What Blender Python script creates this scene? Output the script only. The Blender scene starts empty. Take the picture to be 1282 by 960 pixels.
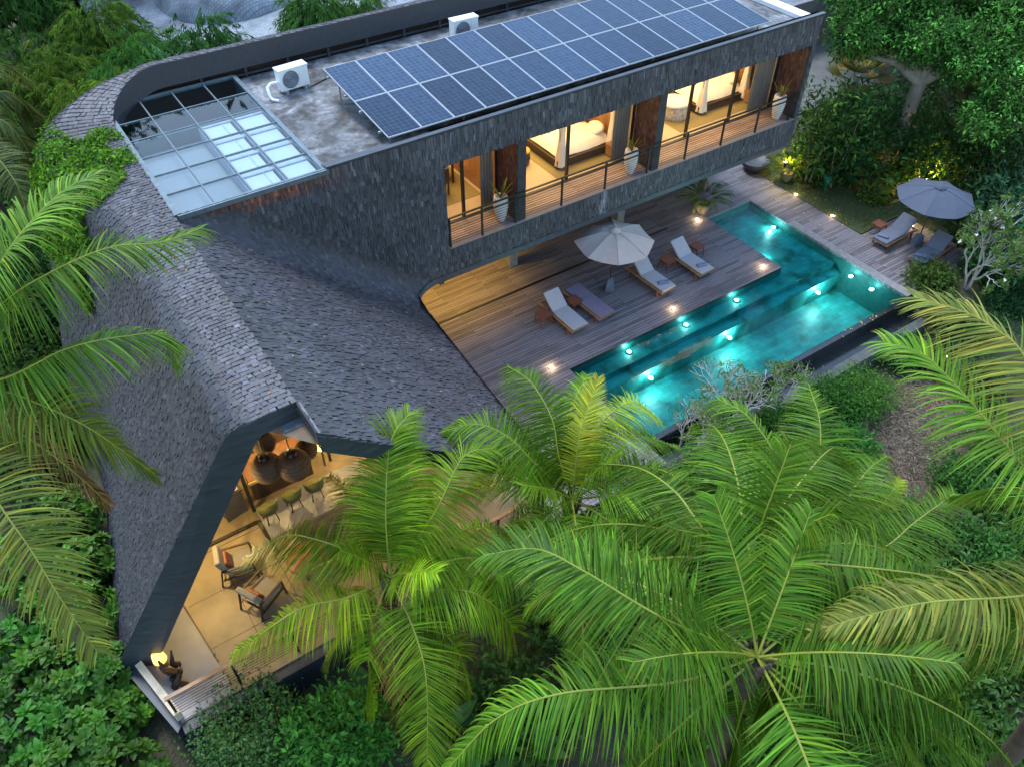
import bpy, math, random
import numpy as np
from mathutils import Vector, Matrix

# ------------------------------------------------------------------ camera, sky, sun, exposure
S = bpy.context.scene
COL = S.collection
R = math.radians
CAM_H, FPX, PITCH, YAW = 18.0, 1007.0, R(44.75), 0.589
cd = bpy.data.cameras.new("camera"); cam = bpy.data.objects.new("camera", cd); COL.objects.link(cam)
cam.location = (0, 0, CAM_H); cam.rotation_euler = (R(90) - PITCH, 0, -YAW)
cd.sensor_width = 36; cd.lens = 36 * FPX / 1282; cd.clip_end = 1500; cd.clip_start = 0.2
S.camera = cam
SUN_EL, SUN_AZ = 60.0, 2.0             # soft veiled light from high up beyond the far end of the wing
w = bpy.data.worlds.new("World"); S.world = w; w.use_nodes = True
nt = w.node_tree; bg = nt.nodes['Background']
sky = nt.nodes.new('ShaderNodeTexSky'); sky.sky_type = 'NISHITA'; sky.sun_disc = False
sky.sun_elevation = R(SUN_EL); sky.sun_rotation = R(SUN_AZ); sky.dust_density = .6; sky.air_density = 1.6; sky.ozone_density = 2.5
nt.links.new(sky.outputs[0], bg.inputs[0]); bg.inputs[1].default_value = 0.15
sl = bpy.data.lights.new("sun", 'SUN'); sun = bpy.data.objects.new("sun", sl); COL.objects.link(sun)
sl.energy = 1.0; sl.angle = R(16); sl.color = (.93, .96, 1)
az = R(SUN_AZ); el = R(SUN_EL)
sdir = Vector((math.sin(az) * math.cos(el), math.cos(az) * math.cos(el), math.sin(el)))
sun.rotation_euler = sdir.to_track_quat('Z', 'Y').to_euler()
S.view_settings.view_transform = 'Standard'; S.view_settings.look = 'None'
S.view_settings.exposure = 1.55; S.view_settings.gamma = 1
S.cycles.max_bounces = 8; S.cycles.transparent_max_bounces = 16; S.cycles.caustics_refractive = False
S.cycles.caustics_reflective = False; S.cycles.sample_clamp_indirect = 4.0
S.cycles.use_denoising = True

rng = np.random.default_rng(7); random.seed(7)

# ------------------------------------------------------------------ helpers
def basis():
    cy, sy, cp, sp = math.cos(YAW), math.sin(YAW), math.cos(PITCH), math.sin(PITCH)
    fw = np.array([sy * cp, cy * cp, -sp]); r = np.array([cy, -sy, 0.0]); u = np.cross(r, fw)
    return fw, r, u
FW, RT, UP = basis()
def ray(px, py): return FW * FPX + RT * (px - 641) - UP * (py - 480)
def at(px, py, z=0.0):                   # where the line of sight through a photo point meets height z
    d = ray(px, py); return np.array([0, 0, CAM_H]) + d * ((z - CAM_H) / d[2])

def tag(o, label=None, cat=None, group=None, kind=None):
    if label: o['label'] = label
    if cat: o['category'] = cat
    if group: o['group'] = group
    if kind: o['kind'] = kind
    return o
def thing(name, label, cat, loc=(0, 0, 0), rz=0.0, group=None):
    o = bpy.data.objects.new(name, None); COL.objects.link(o); o.empty_display_size = .2
    o.location = loc; o.rotation_euler = (0, 0, rz)
    return tag(o, label, cat, group)
def copy_tree(o, parent=None):
    c = o.copy(); COL.objects.link(c); c.parent = parent
    for ch in list(o.children): copy_tree(ch, c)
    return c
def link(name, me, mat, parent=None, off=None):
    o = bpy.data.objects.new(name, me); COL.objects.link(o)
    for m in (mat if isinstance(mat, (list, tuple)) else [mat]): me.materials.append(m)
    if parent is not None: o.parent = parent
    return o
def raw_mesh(name, V, F, col=None, mi=None, smooth=False):
    """V (n,3); F (m,4) or (m,3) int array or list of arrays"""
    me = bpy.data.meshes.new(name)
    V = np.asarray(V, np.float32)
    Fs = F if isinstance(F, list) else [F]
    Fs = [np.asarray(f, np.int32) for f in Fs if len(f)]
    me.vertices.add(len(V)); me.vertices.foreach_set('co', V.ravel())
    idx = np.concatenate([f.ravel() for f in Fs]); tot = np.concatenate([np.full(len(f), f.shape[1], np.int32) for f in Fs])
    st = np.concatenate([[0], np.cumsum(tot)[:-1]]).astype(np.int32)
    me.loops.add(len(idx)); me.loops.foreach_set('vertex_index', idx)
    me.polygons.add(len(tot)); me.polygons.foreach_set('loop_start', st); me.polygons.foreach_set('loop_total', tot)
    if mi is not None: me.polygons.foreach_set('material_index', np.asarray(mi, np.int32))
    me.polygons.foreach_set('use_smooth', np.full(len(tot), bool(smooth)))
    me.update(calc_edges=True); me.validate()
    if col is not None:
        a = me.color_attributes.new('Col', 'FLOAT_COLOR', 'POINT')
        c = np.ones((len(V), 4), np.float32); c[:, :3] = col; a.data.foreach_set('color', c.ravel())
    return me

class MB:
    """collects shapes, then links them as one mesh object"""
    def __init__(s): s.V = []; s.F = []; s.M = []; s.m = 0; s.sm = []
    def add(s, vs, fs, smooth=False):
        b = len(s.V); s.V += [tuple(v) for v in vs]
        for f in fs: s.F.append([b + i for i in f]); s.M.append(s.m); s.sm.append(smooth)
    def box(s, c, d, rot=None):
        c = Vector(c); h = [x / 2 for x in d]
        vs = [Vector((sx * h[0], sy * h[1], sz * h[2])) for sx in (-1, 1) for sy in (-1, 1) for sz in (-1, 1)]
        if rot is not None: vs = [rot @ v for v in vs]
        s.add([c + v for v in vs], [(0, 1, 3, 2), (4, 6, 7, 5), (0, 4, 5, 1), (2, 3, 7, 6), (0, 2, 6, 4), (1, 5, 7, 3)])
        return s
    def b2(s, p, q): return s.box([(a + b) / 2 for a, b in zip(p, q)], [abs(b - a) for a, b in zip(p, q)])
    def beam(s, p, q, wd, ht, up=(0, 0, 1)):
        p = Vector(p); q = Vector(q); d = q - p; L = d.length; d.normalize(); up = Vector(up)
        if abs(d.dot(up)) > .98: up = Vector((0, 1, 0))
        x = d.cross(up).normalized(); z = x.cross(d)
        return s.box((p + q) / 2, (wd, L, ht), Matrix((x, d, z)).transposed())
    def tube(s, pts, rad, n=8, cap=True):
        pts = [Vector(p) for p in pts]
        if not hasattr(rad, '__len__'): rad = [rad] * len(pts)
        vs = []; fs = []; ref = Vector((.31, .17, .93))
        for i, p in enumerate(pts):
            t = (pts[min(i + 1, len(pts) - 1)] - pts[max(i - 1, 0)]).normalized()
            x = t.cross(ref)
            if x.length < 1e-3: x = t.cross(Vector((1, 0, 0)))
            x.normalize(); y = t.cross(x)
            for k in range(n):
                a = 2 * math.pi * k / n; vs.append(p + (x * math.cos(a) + y * math.sin(a)) * rad[i])
        for i in range(len(pts) - 1):
            for k in range(n):
                fs.append((i * n + k, i * n + (k + 1) % n, (i + 1) * n + (k + 1) % n, (i + 1) * n + k))
        s.add(vs, fs, True)
        if cap:
            s.add(vs[:n][::-1], [tuple(range(n))]); s.add(vs[-n:], [tuple(range(n))])
        return s
    def lathe(s, prof, c=(0, 0, 0), n=20, smooth=True):
        vs = []; fs = []
        for r, z in prof:
            for k in range(n):
                a = 2 * math.pi * k / n; vs.append((c[0] + r * math.cos(a), c[1] + r * math.sin(a), c[2] + z))
        for i in range(len(prof) - 1):
            for k in range(n): fs.append((i * n + k, i * n + (k + 1) % n, (i + 1) * n + (k + 1) % n, (i + 1) * n + k))
        s.add(vs, fs, smooth); return s
    def prism(s, poly, z0, z1):
        n = len(poly); vs = [(x, y, z0) for x, y in poly] + [(x, y, z1) for x, y in poly]
        s.add(vs, [tuple(range(n))[::-1], tuple(range(n, 2 * n))] + [(i, (i + 1) % n, n + (i + 1) % n, n + i) for i in range(n)])
        return s
    def face(s, pts): s.add(pts, [tuple(range(len(pts)))]); return s
    def strip(s, A, B, smooth=False):
        n = len(A); s.add(list(A) + list(B), [(i, i + 1, n + i + 1, n + i) for i in range(n - 1)], smooth); return s
    def build(s, name, mat, parent=None):
        me = bpy.data.meshes.new(name); me.from_pydata(s.V, [], s.F); me.update()
        me.polygons.foreach_set('material_index', s.M); me.polygons.foreach_set('use_smooth', s.sm)
        return link(name, me, mat, parent)

# ------------------------------------------------------------------ materials
def NT(name):
    m = bpy.data.materials.new(name); m.use_nodes = True; n = m.node_tree
    return m, n, n.nodes['Principled BSDF'], n.nodes, n.links
def ramp(ns, pts):
    r = ns.new('ShaderNodeValToRGB'); e = r.color_ramp.elements
    while len(e) < len(pts): e.new(.5)
    for el_, (p, c) in zip(e, pts): el_.position = p; el_.color = (*c, 1)
    return r
def mat(name, col, rough=.6, metal=0, var=.25, scale=6, bump=0, stretch=(1, 1, 1), spec=.5, detail=6):
    m, n, b, ns, L = NT(name)
    tc = ns.new('ShaderNodeTexCoord'); mp = ns.new('ShaderNodeMapping'); mp.inputs['Scale'].default_value = stretch
    nz = ns.new('ShaderNodeTexNoise'); nz.inputs['Scale'].default_value = scale; nz.inputs['Detail'].default_value = detail
    L.new(tc.outputs['Object'], mp.inputs[0]); L.new(mp.outputs[0], nz.inputs[0])
    r = ramp(ns, [(.25, [c * (1 - var) for c in col]), (.75, [min(1, c * (1 + var)) for c in col])])
    L.new(nz.outputs[0], r.inputs[0]); L.new(r.outputs[0], b.inputs['Base Color'])
    b.inputs['Roughness'].default_value = rough; b.inputs['Metallic'].default_value = metal
    b.inputs['Specular IOR Level'].default_value = spec
    if bump:
        bp = ns.new('ShaderNodeBump'); bp.inputs['Strength'].default_value = bump; bp.inputs['Distance'].default_value = .02
        L.new(nz.outputs[0], bp.inputs['Height']); L.new(bp.outputs[0], b.inputs['Normal'])
    return m
def emit(name, col, st):
    m, n, b, ns, L = NT(name)
    b.inputs['Base Color'].default_value = (*[min(c, .9) for c in col], 1)
    b.inputs['Emission Color'].default_value = (*col, 1); b.inputs['Emission Strength'].default_value = st
    return m
def leafmat(name, trans=.35, rough=.45, spec=.4, tint=(1, 1, 1)):
    m, n, b, ns, L = NT(name)
    a = ns.new('ShaderNodeAttribute'); a.attribute_name = 'Col'
    mx = ns.new('ShaderNodeMix'); mx.data_type = 'RGBA'; mx.blend_type = 'MULTIPLY'; mx.inputs[0].default_value = 1
    L.new(a.outputs['Color'], mx.inputs[6]); mx.inputs[7].default_value = (*tint, 1)
    L.new(mx.outputs[2], b.inputs['Base Color']); b.inputs['Roughness'].default_value = rough
    b.inputs['Specular IOR Level'].default_value = spec
    t = ns.new('ShaderNodeBsdfTranslucent'); L.new(mx.outputs[2], t.inputs[0])
    ms = ns.new('ShaderNodeMixShader'); ms.inputs[0].default_value = trans
    L.new(b.outputs[0], ms.inputs[1]); L.new(t.outputs[0], ms.inputs[2]); L.new(ms.outputs[0], ns['Material Output'].inputs[0])
    return m
def sheet_mat(name, tint, refl_rough=.03, ior=1.45, bump=0, bscale=3):
    """thin transparent sheet (glass pane, still water): tinted see-through plus a Fresnel mirror"""
    m, n, b, ns, L = NT(name); ns.remove(b)
    t = ns.new('ShaderNodeBsdfTransparent'); t.inputs[0].default_value = (*tint, 1)
    g = ns.new('ShaderNodeBsdfGlossy'); g.inputs['Roughness'].default_value = refl_rough
    fr = ns.new('ShaderNodeFresnel'); ge = ns.new('ShaderNodeNewGeometry'); mr = ns.new('ShaderNodeMapRange')   # a thin sheet mirrors alike from both sides
    mr.inputs[3].default_value = ior; mr.inputs[4].default_value = 1 / ior; L.new(ge.outputs['Backfacing'], mr.inputs[0]); L.new(mr.outputs[0], fr.inputs[0])
    ms = ns.new('ShaderNodeMixShader'); L.new(fr.outputs[0], ms.inputs[0]); L.new(t.outputs[0], ms.inputs[1]); L.new(g.outputs[0], ms.inputs[2])
    L.new(ms.outputs[0], ns['Material Output'].inputs[0])
    if bump:
        tc = ns.new('ShaderNodeTexCoord'); nz = ns.new('ShaderNodeTexNoise'); nz.inputs['Scale'].default_value = bscale
        L.new(tc.outputs['Object'], nz.inputs[0]); bp = ns.new('ShaderNodeBump'); bp.inputs['Strength'].default_value = bump
        bp.inputs['Distance'].default_value = .05; L.new(nz.outputs[0], bp.inputs['Height'])
        L.new(bp.outputs[0], g.inputs['Normal']); L.new(bp.outputs[0], fr.inputs['Normal'])
    return m
def plankmat(name, cols, bw=2.6, rh=.115, rough=.65, axis='x', gap=.06):
    m, n, b, ns, L = NT(name)
    tc = ns.new('ShaderNodeTexCoord'); mp = ns.new('ShaderNodeMapping')
    if axis == 'y': mp.inputs['Rotation'].default_value = (0, 0, R(90))
    L.new(tc.outputs['Object'], mp.inputs[0])
    br = ns.new('ShaderNodeTexBrick'); br.inputs['Scale'].default_value = 1; br.inputs['Brick Width'].default_value = bw
    br.inputs['Row Height'].default_value = rh; br.inputs['Mortar Size'].default_value = rh * gap; br.inputs['Bias'].default_value = 0
    br.inputs['Color1'].default_value = (0, 0, 0, 1); br.inputs['Color2'].default_value = (1, 1, 1, 1); br.inputs['Mortar'].default_value = (.5, .5, .5, 1)
    br.offset = .37; L.new(mp.outputs[0], br.inputs[0])
    mp2 = ns.new('ShaderNodeMapping'); mp2.inputs['Scale'].default_value = (.6, 14, 14); L.new(mp.outputs[0], mp2.inputs[0])
    nz = ns.new('ShaderNodeTexNoise'); nz.inputs['Scale'].default_value = 1.6; nz.inputs['Detail'].default_value = 8; L.new(mp2.outputs[0], nz.inputs[0])
    nb = ns.new('ShaderNodeTexNoise'); nb.inputs['Scale'].default_value = .45; nb.inputs['Detail'].default_value = 5; L.new(tc.outputs['Object'], nb.inputs[0])
    ad = ns.new('ShaderNodeMath'); ad.operation = 'MULTIPLY_ADD'; ad.inputs[1].default_value = .38
    L.new(br.outputs[0], ad.inputs[0]); L.new(nz.outputs[0], ad.inputs[2])
    a2 = ns.new('ShaderNodeMath'); a2.operation = 'MULTIPLY_ADD'; a2.inputs[1].default_value = .5
    L.new(nb.outputs[0], a2.inputs[0]); L.new(ad.outputs[0], a2.inputs[2])
    r = ramp(ns, [(.45, cols[0]), (.8, cols[1]), (1.1 if False else 1.0, cols[2])]); L.new(a2.outputs[0], r.inputs[0])
    mx = ns.new('ShaderNodeMix'); mx.data_type = 'RGBA'; L.new(br.outputs[1], mx.inputs[0]); L.new(r.outputs[0], mx.inputs[6])
    mx.inputs[7].default_value = (.012, .011, .01, 1); L.new(mx.outputs[2], b.inputs['Base Color'])
    b.inputs['Roughness'].default_value = rough
    bp = ns.new('ShaderNodeBump'); bp.inputs['Strength'].default_value = .5; bp.inputs['Distance'].default_value = .01; bp.invert = True
    L.new(br.outputs[1], bp.inputs['Height']); L.new(bp.outputs[0], b.inputs['Normal'])
    return m
def shinglemat(name, spec=.4):
    m, n, b, ns, L = NT(name)
    a = ns.new('ShaderNodeAttribute'); a.attribute_name = 'Col'
    tc = ns.new('ShaderNodeTexCoord')
    nz = ns.new('ShaderNodeTexNoise'); nz.inputs['Scale'].default_value = .7; nz.inputs['Detail'].default_value = 7; L.new(tc.outputs['Object'], nz.inputs[0])
    r = ramp(ns, [(.3, (.8, .78, .78)), (.7, (1.14, 1.14, 1.15))]); L.new(nz.outputs[0], r.inputs[0])
    n2 = ns.new('ShaderNodeTexNoise'); n2.inputs['Scale'].default_value = 40; n2.inputs['Detail'].default_value = 3; L.new(tc.outputs['Object'], n2.inputs[0])
    r2 = ramp(ns, [(.3, (.75, .75, .75)), (.7, (1.2, 1.2, 1.2))]); L.new(n2.outputs[0], r2.inputs[0])
    x1 = ns.new('ShaderNodeMix'); x1.data_type = 'RGBA'; x1.blend_type = 'MULTIPLY'; x1.inputs[0].default_value = 1
    L.new(a.outputs['Color'], x1.inputs[6]); L.new(r.outputs[0], x1.inputs[7])
    x2 = ns.new('ShaderNodeMix'); x2.data_type = 'RGBA'; x2.blend_type = 'MULTIPLY'; x2.inputs[0].default_value = 1
    L.new(x1.outputs[2], x2.inputs[6]); L.new(r2.outputs[0], x2.inputs[7]); L.new(x2.outputs[2], b.inputs['Base Color'])
    b.inputs['Roughness'].default_value = .55; b.inputs['Specular IOR Level'].default_value = spec
    return m
M = {}
M['shingle'] = shinglemat('ironwood_shingle')
M['under'] = mat('roof_underlay', (.035, .033, .036), .8)
M['fascia'] = mat('dark_blue_fascia', (.032, .04, .052), .45, var=.4, scale=2, stretch=(1, 1, 6))
M['fascia_pale'] = mat('grey_flashing', (.075, .095, .115), .45, var=.25, scale=5)
M['soffit'] = mat('soffit_wood', (.14, .09, .05), .6)
M['deck'] = plankmat('weathered_deck', [(.048, .042, .047), (.105, .094, .103), (.18, .163, .175)])
M['balcony_deck'] = plankmat('balcony_boards', [(.2, .12, .07), (.36, .24, .16), (.5, .36, .26)], rh=.1)
M['floor_room'] = mat('polished_floor', (.55, .45, .3), .3, var=.12, scale=1.2)
M['rug'] = mat('olive_rug', (.27, .22, .09), .9, var=.2, scale=30)
M['wall_in'] = mat('room_plaster', (.5, .42, .3), .7, var=.08)
M['wood_in'] = mat('warm_wood_panel', (.3, .15, .06), .45, var=.35, scale=3, stretch=(1, 1, .1))
M['concrete_wall'] = mat('concrete_wall', (.2, .2, .2), .8, bump=.2)
M['black'] = mat('black_metal', (.012, .012, .013), .4, 0, var=.2)
M['darkwood'] = mat('dark_wood', (.04, .022, .015), .45, var=.3, scale=5, stretch=(1, 1, 6))
M['redwood'] = mat('reddish_brown_wood', (.17, .055, .03), .5, var=.3, scale=8)
M['teak'] = mat('teak', (.3, .17, .09), .5, var=.3, scale=6)
M['white'] = mat('white_paint', (.75, .76, .76), .4, var=.06, scale=9)
M['whitecloth'] = mat('white_cloth', (.78, .74, .68), .9, var=.08, scale=4, bump=.3)
M['canvas'] = mat('cream_canvas', (.4, .35, .32), .9, var=.06, scale=5)
M['canvas_g'] = mat('blue_grey_canvas', (.075, .09, .125), .9, var=.06, scale=5)
M['cushion'] = mat('pale_grey_cushion', (.34, .33, .35), .9, var=.06, scale=8)
M['cushion_d'] = mat('slate_cushion', (.13, .15, .2), .9, var=.08, scale=8)
M['mauve'] = mat('mauve_striped_cover', (.17, .14, .2), .9, var=.15, scale=20)
M['chair_pad'] = mat('warm_grey_pad', (.19, .18, .17), .9, var=.1, scale=8)
M['towel'] = mat('blue_grey_towel', (.16, .19, .28), .95, var=.2, scale=20)
M['stonebase'] = mat('blue_grey_cast_base', (.09, .13, .18), .7)
M['grey_curtain'] = mat('grey_curtain', (.16, .16, .16), .9, var=.3, scale=8, stretch=(6, 6, .2))
M['ceramic'] = mat('white_ceramic', (.66, .64, .62), .6, var=.08, scale=20, bump=.4, stretch=(1, 1, 3))
M['wicker'] = mat('wicker', (.14, .085, .055), .7, var=.6, scale=14, stretch=(5, 5, 1), bump=.6)
M['trunk'] = mat('grey_bark', (.22, .19, .16), .9, var=.35, scale=3, bump=.6, stretch=(1, 1, .4))
M['palmtrunk'] = mat('palm_trunk', (.085, .06, .042), .9, var=.5, scale=6, bump=.8, stretch=(.4, .4, 4))
M['palebranch'] = mat('pale_frangipani_bark', (.42, .4, .38), .8, var=.2, scale=8)
M['leaf'] = leafmat('leaf', .34, .6, .15)
M['palmleaf'] = leafmat('palm_leaflet', .38, .5, .18)
M['leaf_dark'] = leafmat('waxy_leaf', .28, .45, .25)
M['petal'] = mat('white_petal', (.8, .78, .7), .6, var=.05)
M['rachis'] = mat('yellow_green_rachis', (.24, .26, .025), .45, var=.2, scale=3)
M['glass'] = sheet_mat('window_glass', (.97, .98, .97))
M['glass_sky'] = sheet_mat('skylight_glass', (.86, .95, .96), .03, 1.5)
M['water'] = sheet_mat('pool_water', (.36, .88, .9), .02, 1.16, .06, 2.2)
M['lamp_warm'] = emit('warm_lamp', (1, .66, .28), 12)
M['lamp_cool'] = emit('cool_pool_lamp', (.85, 1, 1), 10)
M['lamp_shade'] = emit('lit_lampshade', (1, .6, .14), .7)
M['steel'] = mat('galvanised', (.45, .48, .5), .4, .6, var=.15)
M['yellow_chair'] = mat('olive_yellow_fabric', (.085, .09, .02), .8, var=.15, scale=12)
M['tile'] = mat('sandstone_tile', (.2, .155, .095), .5, var=.35, scale=1.5)
M['terrace'] = mat('smooth_grey_terrazzo', (.2, .2, .215), .4, var=.15, scale=2)

# ------------------------------------------------------------------ the setting
def smooth01(a, b, x): t = np.clip((x - a) / (b - a), 0, 1); return t * t * (3 - 2 * t)
def ground_h(x, y):
    far = np.maximum(smooth01(24.6, 25.4, x), smooth01(24.5, 26, y))
    h = -1.05 + 1.0 * far
    low = smooth01(-6, -3, x) * 0 
    inside = smooth01(3.4, 4.2, x) * (1 - smooth01(24.5, 25.2, x)) * smooth01(11.0, 11.6, y) * (1 - smooth01(24, 25, y))
    h = h * (1 - inside) - 2.8 * inside
    bump = .05 * np.sin(x * 1.7 + y * .6) + .04 * np.sin(y * 2.3 - x * .8)
    return h + bump * (1 - far * .7)
ax = np.concatenate([[-500, -200, -80, -40], np.arange(-20, 62, .5), [70, 90, 130, 250, 500]])
ay = np.concatenate([[-300, -100, -40], np.arange(-12, 72, .5), [80, 110, 180, 350, 600]])
GX, GY = np.meshgrid(ax, ay, indexing='ij'); GZ = ground_h(GX, GY)
ni, nj = GX.shape; ii, jj = np.meshgrid(np.arange(ni - 1), np.arange(nj - 1), indexing='ij'); k0 = (ii * nj + jj).ravel()
gm = raw_mesh('ground', np.stack([GX, GY, GZ], -1).reshape(-1, 3), np.stack([k0, k0 + nj, k0 + nj + 1, k0 + 1], 1), smooth=True)
def groundmat():
    m, n, b, ns, L = NT('garden_earth')
    tc = ns.new('ShaderNodeTexCoord'); n1 = ns.new('ShaderNodeTexNoise'); n1.inputs['Scale'].default_value = .35; n1.inputs['Detail'].default_value = 8
    n2 = ns.new('ShaderNodeTexNoise'); n2.inputs['Scale'].default_value = 18; n2.inputs['Detail'].default_value = 8
    L.new(tc.outputs['Object'], n1.inputs[0]); L.new(tc.outputs['Object'], n2.inputs[0])
    r1 = ramp(ns, [(.38, (.035, .06, .018)), (.52, (.06, .06, .03)), (.68, (.1, .085, .06))]); L.new(n1.outputs[0], r1.inputs[0])
    r2 = ramp(ns, [(.3, (.55, .55, .5)), (.7, (1.3, 1.3, 1.25))]); L.new(n2.outputs[0], r2.inputs[0])
    x = ns.new('ShaderNodeMix'); x.data_type = 'RGBA'; x.blend_type = 'MULTIPLY'; x.inputs[0].default_value = 1
    L.new(r1.outputs[0], x.inputs[6]); L.new(r2.outputs[0], x.inputs[7]); L.new(x.outputs[2], b.inputs['Base Color'])
    b.inputs['Roughness'].default_value = .95
    bp = ns.new('ShaderNodeBump'); bp.inputs['Strength'].default_value = .6; bp.inputs['Distance'].default_value = .05
    L.new(n2.outputs[0], bp.inputs['Height']); L.new(bp.outputs[0], b.inputs['Normal'])
    return m
tag(link('ground', gm, groundmat()), kind='structure')

# deck: L-shaped boards round the pool
PX0, PX1, PY0, PY1, PN = 12.0, 24.2, 10.95, 14.6, 18.55      # pool outline; the north arm starts at x = PXA
PXA = 21.82
dk = MB()
for p, q in [((2.6, 9.9), (PX0, 22.6)), ((PX0, PY1), (PXA, 22.6)), ((PXA, PN), (PX1, 22.6)), ((PX1, 11.0), (26.0, 22.6)), ((26.0, 11.0), (28.5, 14.35))]:
    dk.b2((p[0], p[1], -.09), (q[0], q[1], 0))
tag(dk.build('deck', M['deck']), kind='structure')
cp = MB(); cp.b2((PX1 + .002, 10.9, .004), (PX1 + .34, 16.5, .03)); tag(cp.build('pool_coping', mat('pool_coping_stone', (.2, .19, .19), .7, bump=.3)), kind='structure')

def stonemat():
    m, n, b, ns, L = NT('green_pool_stone')
    tc = ns.new('ShaderNodeTexCoord'); br = ns.new('ShaderNodeTexBrick'); br.inputs['Scale'].default_value = 1
    br.inputs['Brick Width'].default_value = .42; br.inputs['Row Height'].default_value = .21; br.inputs['Mortar Size'].default_value = .006
    br.inputs['Color1'].default_value = (.02, .15, .14, 1); br.inputs['Color2'].default_value = (.035, .23, .215, 1); br.inputs['Mortar'].default_value = (.02, .12, .11, 1)
    L.new(tc.outputs['Object'], br.inputs[0])
    nz = ns.new('ShaderNodeTexNoise'); nz.inputs['Scale'].default_value = 1.6; nz.inputs['Detail'].default_value = 7; L.new(tc.outputs['Object'], nz.inputs[0])
    r = ramp(ns, [(.3, (.35, .33, .25)), (.48, (.9, .9, .9)), (.75, (1.2, 1.25, 1.2))]); L.new(nz.outputs[0], r.inputs[0])
    x = ns.new('ShaderNodeMix'); x.data_type = 'RGBA'; x.blend_type = 'MULTIPLY'; x.inputs[0].default_value = 1
    L.new(br.outputs[0], x.inputs[6]); L.new(r.outputs[0], x.inputs[7]); L.new(x.outputs[2], b.inputs['Base Color']); b.inputs['Roughness'].default_value = .5
    return m
M['poolstone'] = stonemat()
M['poolwall'] = mat('shade_toned_pool_wall', (.012, .085, .08), .5, var=.35, scale=5)  # darker than the floor stone: shadow on the side walls painted into their colour
M['blackstone'] = mat('wet_black_stone', (.018, .02, .02), .15, var=.4, scale=4)
pool = thing('swimming_pool', 'turquoise lit infinity pool cut into the timber deck', 'swimming pool')
b = MB()
b.b2((PX0, 14.02, -1.5), (PX1, PY1, -.38)); b.b2((PXA, PY1, -1.5), (PX1, PN, -.382))
b.build('shelf', M['poolstone'], pool)
b = MB(); b.b2((PX0, 13.6, -1.5), (PX1, 14.018, -.62)); b.build('step', M['poolstone'], pool)
b = MB(); b.b2((PX0 - .2, 10.8, -1.6), (PX1 + .2, 13.6, -1.4)); b.build('pool_floor', M['poolstone'], pool)
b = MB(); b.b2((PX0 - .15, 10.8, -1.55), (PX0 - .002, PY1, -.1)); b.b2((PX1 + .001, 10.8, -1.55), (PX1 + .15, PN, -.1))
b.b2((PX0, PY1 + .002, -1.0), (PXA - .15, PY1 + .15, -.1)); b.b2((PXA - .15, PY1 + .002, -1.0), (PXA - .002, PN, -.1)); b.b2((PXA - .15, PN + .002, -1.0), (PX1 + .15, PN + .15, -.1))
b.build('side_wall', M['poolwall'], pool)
b = MB(); b.b2((PX0 - .15, 10.78, -1.3), (PX1, 10.98, -.075)); b.build('infinity_edge', M['blackstone'], pool)
b = MB(); b.b2((PX0 - .2, 10.2, -1.0), (PX1 + .3, 10.78, -.62)); b.build('overflow_channel', M['blackstone'], pool)
b = MB()
for i in range(16): b.b2((PX0 + i * .77, 9.86, -1.1), (PX0 + i * .77 + .76, 10.2, -.5 + .01 * (i % 3)))
b.build('channel_kerb', mat('kerb_stone', (.075, .085, .08), .8, bump=.4), pool)
ws = MB(); zw = -.07
ws.face([(PX0, 10.96, zw), (PX1, 10.96, zw), (PX1, PY1, zw), (PX0, PY1, zw)]); ws.face([(PXA, PY1, zw), (PX1, PY1, zw), (PX1, PN, zw), (PXA, PN, zw)])
tag(ws.build('water', M['water']), kind='structure')

# lawn beyond the pool deck
lw = MB(); lw.face([(x, y, .012) for x, y in [(26.02, 14.4), (28.6, 14.4), (30.5, 15.5), (31.2, 17.5), (30.2, 19.6), (28, 20.6), (26.02, 20.6)]])
tag(lw.build('lawn', mat('lawn_green', (.05, .07, .02), .95, var=.35, scale=8, bump=.5)), kind='structure')
pth = MB(); pth.b2((26.5, 22.7, -.05), (60, 34, .03)); tag(pth.build('path', mat('pale_gravel_path', (.13, .13, .12), .9, var=.2, scale=1.2, bump=.3)), kind='structure')

def lamp(name, kind, loc, energy, col, size=.3, rot=None, parent=None, spot=None):
    l = bpy.data.lights.new(name, kind); l.energy = energy; l.color = col
    if kind == 'AREA': l.shape = 'RECTANGLE'; l.size, l.size_y = (size if hasattr(size, '__len__') else (size, size))
    else: l.shadow_soft_size = size
    if spot: l.spot_size = spot; l.spot_blend = .6
    o = bpy.data.objects.new(name, l); COL.objects.link(o); o.location = loc
    if rot: o.rotation_euler = rot
    if parent: o.parent = parent
    return o
WARM = (1, .65, .27)

# ------------------------------------------------------------------ the house
house = thing('house', 'long timber shingled villa with folded roof and lit upper floor', 'house')
RX, RZ, FY, XE = 2.35, 7.67, 17.56, 24.5
SL = .832
def zs(x): return RZ - .1 - SL * (x - RX)

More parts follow.
